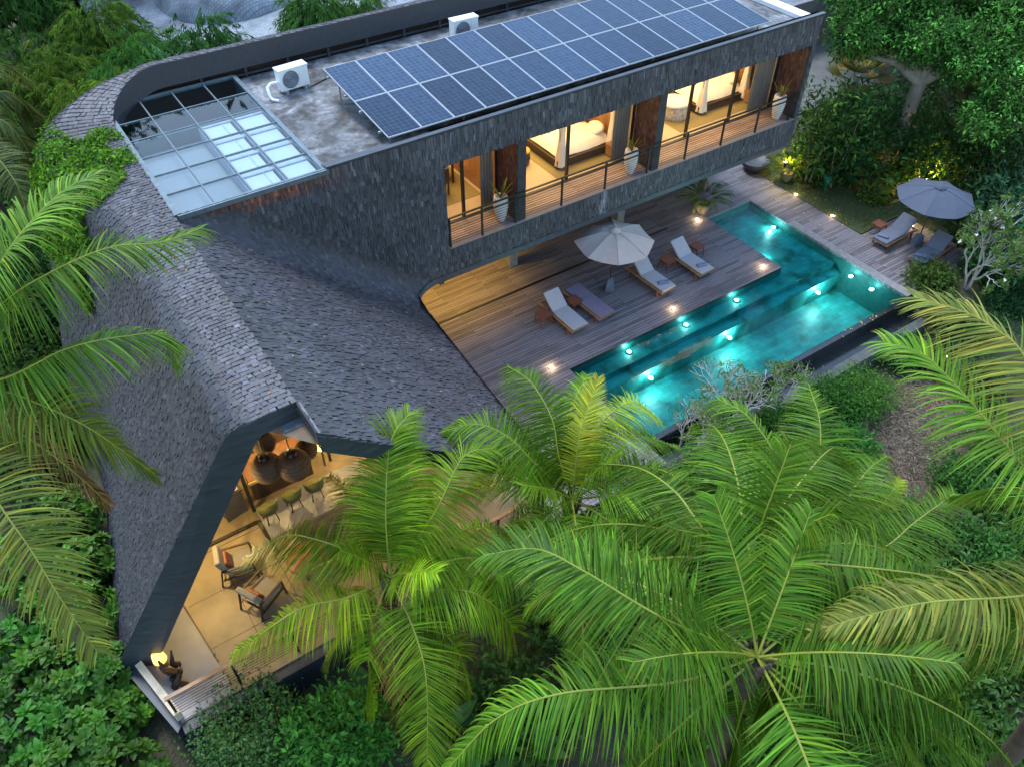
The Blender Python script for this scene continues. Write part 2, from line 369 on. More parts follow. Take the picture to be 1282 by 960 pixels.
def shingles(P, D, N, wd, ln, col, name, parent, lift=.028):
    P, D, N = map(np.asarray, (P, D, N)); n = len(P)
    D = D / np.linalg.norm(D, axis=1)[:, None]; N = N / np.linalg.norm(N, axis=1)[:, None]
    Sd = np.cross(D, N)
    an = rng.normal(0, .05, n)[:, None]; D2 = D * np.cos(an) + Sd * np.sin(an); S2 = Sd * np.cos(an) - D * np.sin(an)
    hw = (wd / 2)[:, None] * S2; hl = (ln / 2)[:, None] * D2
    lf = (lift * rng.uniform(.6, 1.5, n))[:, None] * N; b0 = .004 * N
    v = np.stack([P - hl - hw + b0, P - hl + hw + b0, P + hl + hw + lf, P + hl - hw + lf, P + hl + hw - .01 * N, P + hl - hw - .01 * N], 1).reshape(-1, 3)
    k = np.arange(n) * 6
    q = np.stack([np.stack([k, k + 3, k + 2, k + 1], 1), np.stack([k + 3, k + 5, k + 4, k + 2], 1)]).reshape(-1, 4)
    t = np.concatenate([np.stack([k, k + 5, k + 3], 1), np.stack([k + 1, k + 2, k + 4], 1)])
    me = raw_mesh(name, v, [q, t], np.repeat(col, 6, 0)); return link(name, me, M['shingle'], parent)
def shcol(n, base=(.125, .118, .128), var=.28, brown=.0):
    c = np.array(base)[None] * np.exp(rng.normal(0, var, n))[:, None]
    h = rng.normal(0, .03, (n, 3)); c = c * (1 + h)
    lightm = rng.random(n) < .035; c[lightm] *= 1.5
    if brown is not None and np.any(brown):
        br = np.asarray(brown).reshape(-1, 1); c = c * (1 - br) + np.array([[.13, .05, .035]]) * np.exp(rng.normal(0, .4, n))[:, None] * br
    return np.clip(c, .01, .6)
def grid_mesh(name, G, m, parent, smooth=True):
    a, c = G.shape[:2]; i, j = np.meshgrid(np.arange(a - 1), np.arange(c - 1), indexing='ij'); k = (i * c + j).ravel()
    return link(name, raw_mesh(name, G.reshape(-1, 3), np.stack([k, k + c, k + c + 1, k + 1], 1), smooth=smooth), m, parent)

# --- ridge strip with the steep left face, bending round into the rear parapet
def path(t):
    L1, RA = 12.1, 1.8
    if t < L1:
        y = 10.5 + t; k = max(0, min(1, (y - 17.5) / 5)); k = k * k * (3 - 2 * k)
        return (RX, y), (-1, 0), 1.15 + .85 * k, RZ, 4.05 - (y - 12.4) * .17
    t2 = t - L1; arc = RA * math.pi / 2
    if t2 < arc:
        a = t2 / RA; k = t2 / arc; k = k * k * (3 - 2 * k)
        return (RX + RA - RA * math.cos(a), 22.6 + RA * math.sin(a)), (-math.cos(a), math.sin(a)), 2.0 - 1.5 * k, RZ + .66 * k, 2.3 - 1.7 * k
    return (RX + RA + t2 - arc, 22.6 + RA), (0, 1), .5, RZ + .66, .6
def profile(wt, zt, B, zb=-1.1, r=.55):
    pts = [(0, zt)]; 
    if wt > r: pts.append((wt - r, zt))
    face = np.array([B, zb - zt]); face = face / np.linalg.norm(face)
    c = np.array([wt, zt]); rr = min(r, wt * .8); p0 = c - np.array([rr, 0]); p2 = c + face * rr
    for k in np.linspace(0, 1, 9)[(1 if wt > r else 0):]: q = (1 - k) ** 2 * p0 + 2 * k * (1 - k) * c + k * k * p2; pts.append(tuple(q))
    pts.append((wt + B, zb)); return np.array(pts)
TS = np.concatenate([np.arange(0, 12.1, .25), np.arange(12.1, 14.95, .12), [15.2, 17, 20, 24, 28, 32, 35.2]])
NS = 70
Gs = np.zeros((len(TS), NS, 3)); ARC = []
for i, t in enumerate(TS):
    I, nn, wt, zt, B = path(t); pf = profile(wt, zt, B); dl = np.concatenate([[0], np.cumsum(np.hypot(*np.diff(pf, axis=0).T))])
    s = np.concatenate([np.linspace(0, wt + .5, NS // 2), np.linspace(wt + .5, dl[-1], NS - NS // 2 + 1)[1:]])
    d = np.interp(s, dl, pf[:, 0]); z = np.interp(s, dl, pf[:, 1]); ARC.append((s, wt))
    x = I[0] + nn[0] * d; y = I[1] + nn[1] * d
    if t < 12.1:                                             # the front edge leans back towards the ground
        fr = np.clip((RZ - z) / RZ, 0, 1.2) * 1.95; u = t / 12.1; y = y + fr * (1 - u)
    Gs[i] = np.stack([x, y, z], -1)
grid_mesh('ridge_underlay', Gs, M['under'], house)
dT = np.gradient(Gs, axis=0); dS = np.gradient(Gs, axis=1); NN = np.cross(dT, dS); NN /= np.linalg.norm(NN, axis=2)[..., None]
def samp(A, t, sfrac):
    i = np.clip(np.searchsorted(TS, t) - 1, 0, len(TS) - 2); f = ((t - TS[i]) / (TS[i + 1] - TS[i]))[:, None]
    j = np.clip(sfrac.astype(int), 0, NS - 2); g = (sfrac - j)[:, None]
    return (A[i, j] * (1 - f) + A[i + 1, j] * f) * (1 - g) + (A[i, j + 1] * (1 - f) + A[i + 1, j + 1] * f) * g
def s_to_frac(t, s):
    out = np.zeros(len(t))
    for k in range(len(t)):
        i = min(np.searchsorted(TS, t[k]), len(TS) - 1); out[k] = np.interp(s[k], ARC[i][0], np.arange(NS))
    return np.clip(out, 0, NS - 1.001)
tt = []; ss = []; rows = np.arange(-.02, 35.0, .115)
for r_, t in enumerate(rows):
    wmax = path(max(t, 0))[2] - .12; s = .06 + (r_ % 2) * .05
    while s < max(wmax, .4): tt.append(max(t, .001)); ss.append(s + rng.normal(0, .008)); s += rng.uniform(.075, .15)
tt = np.array(tt); ss = np.array(ss); sf = s_to_frac(tt, np.clip(ss, .03, 9)); P = samp(Gs, tt, sf); N = samp(NN, tt, sf); D = -samp(dT, tt, sf)
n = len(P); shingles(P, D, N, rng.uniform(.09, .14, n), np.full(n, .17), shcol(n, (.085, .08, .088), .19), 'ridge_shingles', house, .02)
tt = []; ss = []
smax = 9.6
for r_, s in enumerate(np.arange(.0, smax, .11)):
    t = .02 + (r_ % 2) * .06
    while t < 16.5:
        wt = path(t)[2]
        if s + wt - .25 < 9.9: tt.append(t); ss.append(s + wt - .25 + rng.normal(0, .012))
        t += rng.uniform(.075, .125)
tt = np.array(tt); ss = np.array(ss); keep = ss < np.array([ARC[min(np.searchsorted(TS, t), len(TS) - 1)][0][-1] for t in tt]); tt = tt[keep]; ss = ss[keep]
sf = s_to_frac(tt, ss); P = samp(Gs, tt, sf); N = samp(NN, tt, sf); D = samp(dS, tt, sf)
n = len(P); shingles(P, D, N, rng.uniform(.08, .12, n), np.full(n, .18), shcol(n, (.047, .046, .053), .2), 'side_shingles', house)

# --- right slope, filleted into the upright facade
def xe(y): return 8.05 - (16.7 - np.clip(y, 9, 16.7)) * .1
def rf(x): return np.minimum(1.0, np.maximum(.02, (RZ - zs(x)) * .8))
YF = 9.55
U, Vv = np.meshgrid(np.linspace(0, 1, 50), np.linspace(0, 1, 50), indexing='ij')
Y0 = YF + Vv * 7.2; X = RX + U * (xe(Y0) - RX); Yg = YF + Vv * (FY - rf(X) - YF)
GA = np.stack([X, Yg, zs(X)], -1); q = MB(); q.b2((RX - .03, 9.55, RZ - .3), (RX, FY, RZ - .004)); q.build('ridge_edge', M['under'], house)
grid_mesh('slope_underlay', GA[:, ::-1], M['under'], house)
xs_ = np.linspace(RX, 9.22, 50); GB = np.zeros((50, 14, 3))
def fil(x, th): r_ = rf(x); return np.stack([x + 0 * th, FY - r_ + r_ * np.sin(th), zs(x) + r_ - r_ * np.cos(th)], -1)
def th0(x):
    r_ = rf(x); c = (zs(x) + r_ - 2.97) / r_; return np.where(zs(x) < 2.97, np.arccos(np.clip(c, -1, 1)), 0.0)
for k, f in enumerate(np.linspace(0, 1, 14)):
    th = th0(xs_) + (math.pi / 2 - th0(xs_)) * f; GB[:, k] = fil(xs_, th)
grid_mesh('valley_underlay', GB, M['under'], house)
P = []; D = []; N = []
cs = 1 / math.sqrt(1 + SL * SL); dn = np.array([cs, 0, -SL * cs]); nn_ = np.array([SL * cs, 0, cs])
for r_, a in enumerate(np.arange(.05, 9.0, .115)):
    x = RX + a * cs; y = YF + .02 + (r_ % 2) * .06
    while y < FY - rf(x):
        if x < xe(y) + .03: P.append((x + rng.normal(0, .01), y, zs(x))); D.append(dn); N.append(nn_)
        y += rng.uniform(.075, .13)
    if x < 9.2:
        r2 = float(rf(x)); th = float(th0(x)) + .02
        while th < 1.55:
            p = fil(np.array(x), np.array(th)); k = math.sin(th); n_ = np.array([SL * cs * (1 - k), -k, math.cos(th) * cs + .02]); d_ = dn * (1 - k) + np.array([.1 * (1 - k), 0, -1]) * k
            d_ = d_ - n_ * d_.dot(n_) / n_.dot(n_); P.append(p); D.append(d_); N.append(n_); th += rng.uniform(.075, .13) / max(r2, .15)
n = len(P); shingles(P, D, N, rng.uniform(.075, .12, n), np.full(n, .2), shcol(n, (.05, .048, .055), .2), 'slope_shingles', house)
# --- facade
OX0, OX1, OZ0, OZ1 = 9.5, 24.28, 3.95, 6.66
fb = MB()
fb.m = 0
xsb = np.linspace(RX, 9.22, 30)
fb.strip([(x, FY, zs(x) + rf(x)) for x in xsb], [(x, FY, RZ) for x in xsb])
for p, q in [((9.22, 2.97), (OX0, RZ)), ((OX0, 2.97), (XE, OZ0)), ((OX0, OZ1), (XE, RZ)), ((OX1, OZ0), (XE, OZ1))]:
    fb.b2((p[0], FY, p[1]), (q[0], FY + .3, q[1]))
fb.build('facade_wall', M['under'], house)
P = []; BR = []
for r_, z in enumerate(np.arange(7.5, 2.9, -.17)):
    x = RX + .05 + (r_ % 2) * .05
    while x < XE - .05:
        zl = zs(x) + rf(x) if x < 9.22 else 3.05
        if z > zl - .05 and not (OX0 - .04 < x < OX1 + .04 and OZ0 - .06 < z < OZ1 + .12):
            P.append((x, FY, z + rng.normal(0, .02))); kx = 1 - abs(x - 4.2) / 2.6
            edge = RZ - z
            BR.append(float(np.clip(kx * 1.6, 0, 1) * np.clip((.5 - edge) / .2, 0, 1)) * (rng.random() < .85))
        x += rng.uniform(.055, .09)
n = len(P); fc = shcol(n, (.064, .063, .073), .26, np.clip(BR, 0, 1)); Pa = np.array(P); st = np.exp(-((Pa[:, 0] - 15.35 - .05 * np.sin(Pa[:, 2] * 9)) / .13) ** 2) * (Pa[:, 2] < 3.95); fc = fc * (1 + 2.2 * st[:, None])   # pale drip stain below the ledge
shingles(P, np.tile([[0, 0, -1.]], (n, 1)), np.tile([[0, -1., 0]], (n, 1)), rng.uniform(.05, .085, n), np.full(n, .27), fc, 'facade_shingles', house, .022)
# eave edge: dark rounded lip along slope eave, valley curve and facade foot
ys_ = np.linspace(YF, 16.5, 14); edge = [(float(xe(y)), float(y), float(zs(xe(y)))) for y in ys_]
for x in np.linspace(8.08, 9.2, 12): edge.append(tuple(fil(np.array(x), th0(np.array([x]))[0])))
edge += [(9.6, FY, 2.97), (12, FY, 2.97), (18, FY, 2.97), (XE, FY, 2.97)]
E_ = np.array(edge); tn = np.gradient(E_, axis=0); inw = np.stack([-tn[:, 1], tn[:, 0], 0 * tn[:, 0]], 1); inw /= np.linalg.norm(inw, axis=1)[:, None]
lip = MB(); A = E_ + np.array([0, 0, .1]) - inw * .035; Bq = E_ - np.array([0, 0, .09]) - inw * .045; Cq = E_ + inw * .3 - np.array([0, 0, .24])
lip.strip([tuple(v) for v in A], [tuple(v) for v in Bq], True); lip.strip([tuple(v) for v in Bq], [tuple(v) for v in Cq], True)
lip.build('eave_lip', mat('eave_lip_metal', (.05, .058, .072), .4, var=.3), house)
sf_ = MB(); Dq = Cq + inw * .02
sf_.face([(8.3, 17.7, 2.74), (XE, 17.8, 2.74), (XE, 24.6, 2.74), (8.3, 24.6, 2.74)]); sf_.build('soffit', M['soffit'], house)
# slope ceiling, front fascias
cl = MB(); cl.face([(RX, 9.6, RZ - .4), (7.2, 9.6, 3.2), (7.85, 17.5, 2.75), (RX, 17.5, RZ - .4)])
cl.face([(RX, 9.6, RZ - .4), (RX, 17.5, RZ - .4), (1.5, 17.5, RZ - .4), (1.5, 10.7, RZ - .4)])
cl.face([(1.5, 10.7, RZ - .4), (1.5, 17.5, RZ - .4), (-1.6, 17.5, -.2), (-2.2, 12.4, -.2)])
cl.build('ceiling', M['soffit'], house)
fs = MB(); fa = [(RX, 9.55, RZ - .02), (4.8, 9.55, zs(4.8) - .02), (7.36, 9.55, zs(7.36) - .02)]
fs.strip(fa, [(x, 9.56, z - .52) for x, y, z in fa]); fs.strip([(x, 9.56, z - .52) for x, y, z in fa], [(x, 9.95, z - .5) for x, y, z in fa])
fs.build('front_fascia', M['fascia'], house)
f2 = MB(); outer = [(RX, 10.46, RZ - .01), (1.28, 10.44, RZ - .01), (1.0, 10.5, RZ - .2), (.8, 10.58, RZ - .55), (-2.9, 12.36, 0), (-3.45, 12.62, -1.1)]
inner = [(RX, 10.44, RZ - .36), (1.62, 10.4, RZ - .4), (1.45, 10.42, RZ - .55), (1.25, 10.5, RZ - .95), (-2.08, 11.92, 0), (-2.5, 12.2, -1.1)]
f2.strip(outer, inner); f2.strip(inner, [(x + .02, y + 1.2, z) for x, y, z in inner]); f2.build('gable_fascia', M['fascia'], house)
f3 = MB(); f3.b2((2.36, 9.56, RZ - .45), (2.42, 10.5, RZ - .12)); f3.b2((1.95, 10.2, RZ - .52), (2.36, 10.4, RZ - .38))
f3.build('flashing', M['fascia_pale'], house)
# --- flat roof, rear parapet band
def roofmat():
    m, n, b, ns, L = NT('weathered_concrete_roof')
    tc = ns.new('ShaderNodeTexCoord'); n1 = ns.new('ShaderNodeTexNoise'); n1.inputs['Scale'].default_value = .9; n1.inputs['Detail'].default_value = 9; n1.inputs['Distortion'].default_value = 1.2
    n2 = ns.new('ShaderNodeTexNoise'); n2.inputs['Scale'].default_value = 5; n2.inputs['Detail'].default_value = 8; n2.inputs['Distortion'].default_value = .8
    L.new(tc.outputs['Object'], n1.inputs[0]); L.new(tc.outputs['Object'], n2.inputs[0])
    r1 = ramp(ns, [(.37, (.03, .027, .026)), (.46, (.075, .073, .07)), (.58, (.17, .17, .172)), (.72, (.38, .38, .39))])
    ad = ns.new('ShaderNodeMath'); ad.operation = 'MULTIPLY_ADD'; ad.inputs[1].default_value = .35; L.new(n2.outputs[0], ad.inputs[0])
    sb = ns.new('ShaderNodeMath'); sb.operation = 'MULTIPLY'; sb.inputs[1].default_value = .7; L.new(n1.outputs[0], sb.inputs[0]); L.new(sb.outputs[0], ad.inputs[2])
    L.new(ad.outputs[0], r1.inputs[0])
    n3 = ns.new('ShaderNodeTexNoise'); n3.inputs['Scale'].default_value = 1.3; n3.inputs['Detail'].default_value = 6
    mp = ns.new('ShaderNodeMapping'); mp.inputs['Location'].default_value = (9, 4, 0); L.new(tc.outputs['Object'], mp.inputs[0]); L.new(mp.outputs[0], n3.inputs[0])
    r3 = ramp(ns, [(.66, (0, 0, 0)), (.78, (.8, .8, .8))]); L.new(n3.outputs[0], r3.inputs[0])
    x = ns.new('ShaderNodeMix'); x.data_type = 'RGBA'; L.new(r3.outputs[0], x.inputs[0]); L.new(r1.outputs[0], x.inputs[6]); x.inputs[7].default_value = (.12, .05, .04, 1)
    L.new(x.outputs[2], b.inputs['Base Color']); b.inputs['Roughness'].default_value = .75
    return m
M['roofdeck'] = roofmat()
rd = MB(); rd.b2((6.2, FY + .31, 7.2), (XE, 24.35, 7.4)); rd.build('flat_roof', M['roofdeck'], house)
rl = MB(); rl.b2((6.15, FY - .03, RZ + .002), (XE + .03, FY + .12, RZ + .05)); rl.b2((6.15, FY + .02, 7.35), (XE, FY + .3, RZ)); rl.build('roof_edge_trim', M['fascia'], house)
re = MB(); re.b2((XE - .55, FY + .14, 7.42), (XE - .1, 24.3, 7.56)); re.build('white_roof_strip', M['white'], house)
pb = MB(); A = []; B1 = []; B2 = []
for t in np.concatenate([np.arange(9.9, 15, .2), [16, 20, 25, 30, 35]]):
    I, nn, wt, zt, B = path(t); k = max(0, min(1, (t - 11.0) / 3.2))
    A.append((I[0], I[1], zt)); B1.append((I[0] - nn[0] * .16 * k, I[1] - nn[1] * .16 * k, zt - (.15 + .45 * k))); B2.append((I[0] + nn[0] * .1, I[1] + nn[1] * .1, zt - (.2 + .45 * k)))
pb.strip(A, B1, True); pb.strip(B1, B2, True); pb.build('parapet_band', mat('parapet_timber', (.016, .017, .024), .6, var=.4, scale=3, stretch=(8, 8, .6)), house)
pw = MB(); pw.b2((2.3, 24.55, 6.9), (XE, 24.7, 7.75)); pw.build('parapet_back', M['darkwood'], house)
pp = MB()
for x in np.arange(5.2, 24.4, 1.35): pp.b2((x, 24.3, 7.38), (x + .07, 24.42, 7.75))
pp.beam((4.2, 24.36, 7.5), (XE, 24.36, 7.5), .06, .06); pp.build('parapet_post', M['fascia'], house)
ew = MB(); ew.b2((XE - .2, FY + .31, 2.74), (XE, 24.6, 7.5)); ew.build('end_wall', M['concrete_wall'], house)
# --- rooms of the upper floor
fl = MB(); fl.b2((8.5, 18.7, 3.6), (XE - .2, 24.5, 3.945)); fl.build('room_floor', M['floor_room'], house)
fl = MB(); fl.b2((9.4, FY + .3, 3.6), (XE - .2, 18.7, 3.93)); fl.build('balcony_floor', M['balcony_deck'], house)
lg = MB(); lg.b2((OX0, FY - .04, 3.935), (OX1, FY + .31, 3.965)); lg.build('balcony_ledge', mat('ledge_timber', (.2, .17, .17), .7, scale=4, stretch=(1, 12, 12)), house)
wl = MB(); wl.b2((9.2, 23.4, 3.94), (XE - .2, 23.6, 7.19)); wl.build('back_wall', M['wall_in'], house)
wl = MB(); wl.b2((9.2, FY + .3, 3.94), (9.48, 23.4, 7.19)); wl.build('room_wall', M['wood_in'], house)
for i, x in enumerate((12.0, 17.5)):
    pr = MB(); pr.b2((x, 18.7, 3.946), (x + .3, 23.39, 7.19)); pr.build('partition_wall', M['wall_in'] if i else M['wood_in'], house)
def brownpanel(x, name='pier'):
    pr = MB(); pr.b2((x, FY + .06, 3.966), (x + .3, 18.69, 7.19)); o = pr.build(name, M['under'], house)
    P = []
    for r_, z in enumerate(np.arange(6.65, 4.0, -.16)):
        y = FY + .1 + (r_ % 2) * .04
        while y < 18.66: P.append((x - .002, y, z)); y += rng.uniform(.07, .11)
    P = np.array(P); n = len(P)
    shingles(P, np.tile([[0, 0, -1.]], (n, 1)), np.tile([[-1., 0, 0]], (n, 1)), rng.uniform(.07, .1, n), np.full(n, .24), shcol(n, (.06, .032, .029), .3), 'pier_shingles', o, .018)
for x in (11.98, 17.42, OX1 - .02): brownpanel(x)
ce = MB(); ce.b2((9.2, FY + .3, 7.0), (XE - .2, 23.4, 7.19)); ce.build('room_ceiling', M['wall_in'], house)
def window(x0, x1, mull):
    wf = MB(); wf.b2((x0, 18.7, 3.946), (x1, 18.76, 3.99)); wf.b2((x0, 18.7, 6.94), (x1, 18.76, 6.99))
    for x in (x0 + .03, x1 - .03): wf.b2((x - .03, 18.69, 3.95), (x + .03, 18.77, 6.99))
    f = wf.build('window', M['black'], house)
    for x in mull: q = MB(); q.b2((x - .04, 18.68, 3.99), (x + .04, 18.78, 6.94)); q.build('mullion', M['black'], f)
    g = MB(); g.face([(x0 + .06, 18.73, 3.99), (x1 - .06, 18.73, 3.99), (x1 - .06, 18.73, 6.94), (x0 + .06, 18.73, 6.94)]); g.build('pane', M['glass'], f)
window(9.5, 11.96, (10.71,)); window(12.32, 17.4, (14.67,)); window(17.75, 24.2, (19.95, 22.06))
rail = MB(); PXS = (9.56, 10.68, 11.89, 13.65, 15.4, 17.2, 18.9, 20.6, 22.3, 24.0)
rail.beam((OX0 + .02, 17.6, 4.95), (OX1 - .02, 17.6, 4.95), .05, .045); rail.beam((OX0 + .02, 17.6, 4.78), (OX1 - .02, 17.6, 4.78), .03, .03)
ro = rail.build('balcony_railing', M['black'], house)
for x in PXS: q = MB(); q.b2((x - .025, 17.57, 3.966), (x + .025, 17.63, 4.92)); q.build('post', M['black'], ro)
q = MB()
for z in np.arange(4.06, 4.74, .085): q.tube([(OX0 + .02, 17.6, z), (OX1 - .02, 17.6, z)], .008, 5)
q.build('cable', M['black'], ro)
for x0, x1 in ((9.6, 11.9), (12.5, 17.3), (18.0, 24.0)):
    lamp('room_ceiling_light', 'AREA', ((x0 + x1) / 2, 21.0, 6.95), 22 * (x1 - x0), WARM, ((x1 - x0) * .7, 2.6))
    lamp('balcony_light', 'AREA', ((x0 + x1) / 2, 18.25, 6.95), 3 * (x1 - x0), WARM, ((x1 - x0) * .8, .4))
def curtain(x0, x1, y, z0, z1, amp=.05, m='grey_curtain', name='curtain', tie=None):
    n = int((x1 - x0) / .02) + 2; A = []; Bc = []; zsn = np.linspace(z0, z1, 9); rows = []
    for z in zsn:
        f = (z - z0) / (z1 - z0); row = []
        sq = 1 if tie is None else (1 - .72 * math.exp(-((f - tie) / .22) ** 2))
        for k in range(n):
            u = k / (n - 1); x = x0 + (x1 - x0) * ((u - .5) * sq + .5); row.append((x, y + amp * math.sin(u * (x1 - x0) / .11 * 2 * math.pi + .3 * math.sin(z * 3)), z))
        rows.append(row)
    q = MB()
    for a, c in zip(rows[:-1], rows[1:]): q.strip(a, c, True)
    return q.build(name, M[m], house)
curtain(11.45, 11.93, 18.9, 3.96, 6.95); curtain(16.7, 17.36, 18.9, 3.96, 6.95); curtain(23.2, 24.2, 18.9, 3.96, 6.95); curtain(12.4, 12.75, 18.95, 3.96, 6.95)

# --- skylight at the left end of the flat roof
sk = MB(); SX = [2.42, 3.34, 4.27, 5.2, 6.14]; SY = [17.6, 18.68, 19.7, 20.72, 21.78, 22.9, 24.1]; SZ = 7.6
for x in (SX[0], SX[-1]): sk.b2((x - .06, 17.6, SZ - .08), (x + .06, 24.15, SZ + .035))
sk.b2((SX[0], 17.5, SZ - .06), (SX[-1] + .06, 17.64, SZ + .06)); sk.b2((SX[0], 24.1, SZ - .06), (SX[-1], 24.2, SZ + .03))
sko = sk.build('skylight', mat('skylight_frame', (.12, .155, .175), .4, .3), house)
q = MB()
for x in SX[1:-1]: q.b2((x - .018, 17.65, SZ - .05), (x + .018, 24.1, SZ + .016))
for y in SY[1:-1]: q.b2((SX[0] + .06, y - .02, SZ - .045), (SX[-1] - .06, y + .02, SZ + .012))
q.build('glazing_bar', mat('grey_green_bar', (.1, .135, .15), .4), sko)
q = MB(); q.face([(SX[0], 17.6, SZ), (SX[-1], 17.6, SZ), (SX[-1], 24.1, SZ), (SX[0], 24.1, SZ)]); q.build('pane', M['glass_sky'], sko)
q = MB()                                                    # translucent blinds below the right-hand bays
for i in (2, 3):
    for j in range(4):
        q.b2((SX[i] + .1, SY[j] + .12, SZ - .16), (SX[i + 1] - .1, SY[j + 1] - .1, SZ - .14))
q.build('blind', mat('white_blind', (.42, .46, .47), .7, var=.04), sko)
q = MB()
for i in (2, 3):
    q.b2((SX[i] - .02, 17.65, SZ - .45), (SX[i] + .09, 21.8, SZ - .12))
    if i == 2: q.b2((SX[i] + .58, 17.65, SZ - .42), (SX[i] + .63, 21.8, SZ - .131))
for j in range(5): q.b2((SX[2], max(17.62, SY[j] - .08), SZ - .46), (SX[-1], SY[j] + .1, SZ - .13))
q.build('blind_frame', mat('grey_blue_frame', (.3, .34, .38), .5), sko)
q = MB(); q.b2((SX[0], 17.6, SZ - .62), (SX[2], 21.9, SZ - .5)); q.b2((SX[2], 17.6, SZ - .8), (SX[-1], 21.9, SZ - .6)); q.build('light_shelf', mat('pale_blue_slab', (.17, .2, .225), .6, var=.1, scale=1), sko)
q = MB(); q.b2((SX[0], 21.9, SZ - 2.7), (SX[-1], 24.4, SZ - 2.6)); q.b2((SX[0], 21.85, SZ - 2.6), (SX[-1], 21.9, SZ - .1)); q.b2((SX[-1], 21.9, SZ - 2.6), (SX[-1] + .05, 24.3, SZ - .1)); q.build('light_well', mat('green_grey_well', (.03, .065, .065), .4, var=.5, scale=1.5), sko)

# --- ground floor under the wing, living pavilion
gw = MB(); gw.b2((8.3, 22.4, 0), (XE, 22.6, 2.74)); gw.build('ground_floor_wall', M['concrete_wall'], house)
gt = MB(); gt.b2((9.0, 18.88, .002), (20, 18.96, .03)); gt.build('door_track', M['black'], house)
for x in (13.4, 18.5, 23.2): q = MB(); q.b2((x, 20.2, .002), (x + .35, 20.6, 2.74)); q.build('support_column', M['concrete_wall'], house)
for x, e in ((9.8, 150), (11.6, 110), (13.4, 40), (18, 8), (21.5, 5)): lamp('soffit_light', 'SPOT', (x, 20.6, 2.7), e * 1.2, (1, .55, .09), .08, (0, 0, 0), None, R(125))
# living floor
lf = MB(); lf.prism([(-2.0, 10.25), (8.0, 10.25), (8.0, 17.4), (-1.6, 17.4), (-2.5, 12.4)], -.35, .012); lf.build('living_floor', M['tile'], house)
te = MB(); te.prism([(-2.42, 12.1), (-1.98, 10.28), (-.78, 10.28), (-.86, 11.3), (-1.12, 13.4), (-2.0, 13.4)], .013, .03); te.build('terrace_strip', M['terrace'], house)
sg = MB()
for p, q in [((-1.08, 13.3), (-.84, 11.2))]: sg.beam((p[0], p[1], .02), (q[0], q[1], .02), .04, .03)
for yy in (11.6, 13.0, 14.3): sg.beam((-.95, yy, .014), (3.2, yy, .014), .015, .006)
for xx in (.2, 1.4): sg.beam((xx, 10.6, .014), (xx, 14.4, .014), .015, .006)
sg.build('floor_joint', M['darkwood'], house)
tr = MB(); tr.beam((-1.2, 14.48, .04), (1.4, 14.48, .04), .1, .05); tr.beam((1.42, 14.5, .035), (1.48, 13.3, .035), .1, .04); tr.build('sliding_track', M['black'], house)
dp = MB(); dp.beam((1.46, 14.9, .02), (1.46, 14.9, 4.2), .09, .09); dp.build('glazing_post', M['black'], house)
dp = MB(); dp.beam((3.95, 15.4, .02), (3.95, 15.4, 4.6), .07, .07); dp.beam((3.95, 15.4, 3.2), (5.2, 15.4, 3.2), .05, .05); dp.build('glazing_post', M['black'], house)
ps = MB(); ps.prism([(1.5, 13.75), (4.6, 13.75), (4.6, 14.95), (1.5, 14.95)], .013, .05); ps.build('pale_floor_strip', M['terrace'], house)
rg = MB(); rg.prism([(1.95, 12.3), (5.0, 12.3), (5.0, 13.7), (2.2, 13.7)], .013, .03); rg.build('dark_floor_strip', mat('dark_rug', (.06, .055, .06), .9), house)
bw = MB(); bw.face([(-1.5, 17.41, 0), (8.0, 17.41, 0), (7.5, 17.41, 2.75), (2.4, 17.41, 7.0), (1.6, 17.41, 6.8)]); bw.build('living_back_wall', mat('ochre_wall', (.55, .48, .16), .6, var=.15), house)
kb = MB(); kb.b2((-.2, 16.6, .013), (.9, 17.4, 2.2)); kb.b2((.95, 16.9, .013), (4.3, 17.4, .95)); kb.build('kitchen_cabinet', M['wood_in'], house)
bp_ = MB(); bp_.prism([(-2.75, 12.3), (-2.5, 12.3), (-2.0, 10.25), (-2.15, 10.1)], -1.1, -.02); bp_.b2((-2.02, 9.98, -1.1), (8, 10.24, -.02)); bp_.build('terrace_plinth', M['fascia'], house)
wp = MB(); wp.beam((-2.38, 12.02, .16), (-1.99, 10.34, .16), .16, .3); wp.build('low_parapet', mat('pale_parapet', (.5, .42, .3), .7), house)
tr_ = MB(); tr_.beam((-2.05, 10.42, .95), (8.0, 10.42, .95), .09, .05); tro = tr_.build('terrace_railing', M['teak'], house)
for x in np.linspace(-2.0, 7.95, 8): q = MB(); q.b2((x - .025, 10.39, .013), (x + .025, 10.45, .925)); q.build('post', M['black'], tro)
q = MB()
for z in np.arange(.15, .9, .11): q.tube([(-2, 10.42, z), (7.95, 10.42, z)], .008, 5)
q.build('cable', M['black'], tro)
for p, e in [((-.35, 13.7, 2.5), 230), ((.3, 15.9, 3.4), 110), ((2.6, 16.6, 3.2), 170), ((4.5, 16.2, 3.0), 110), ((6.6, 11.6, 2.6), 70), ((-1.75, 12.2, 1.5), 14)]:
    lamp('living_light', 'POINT', p, e * .58, (1, .71, .27), .12)

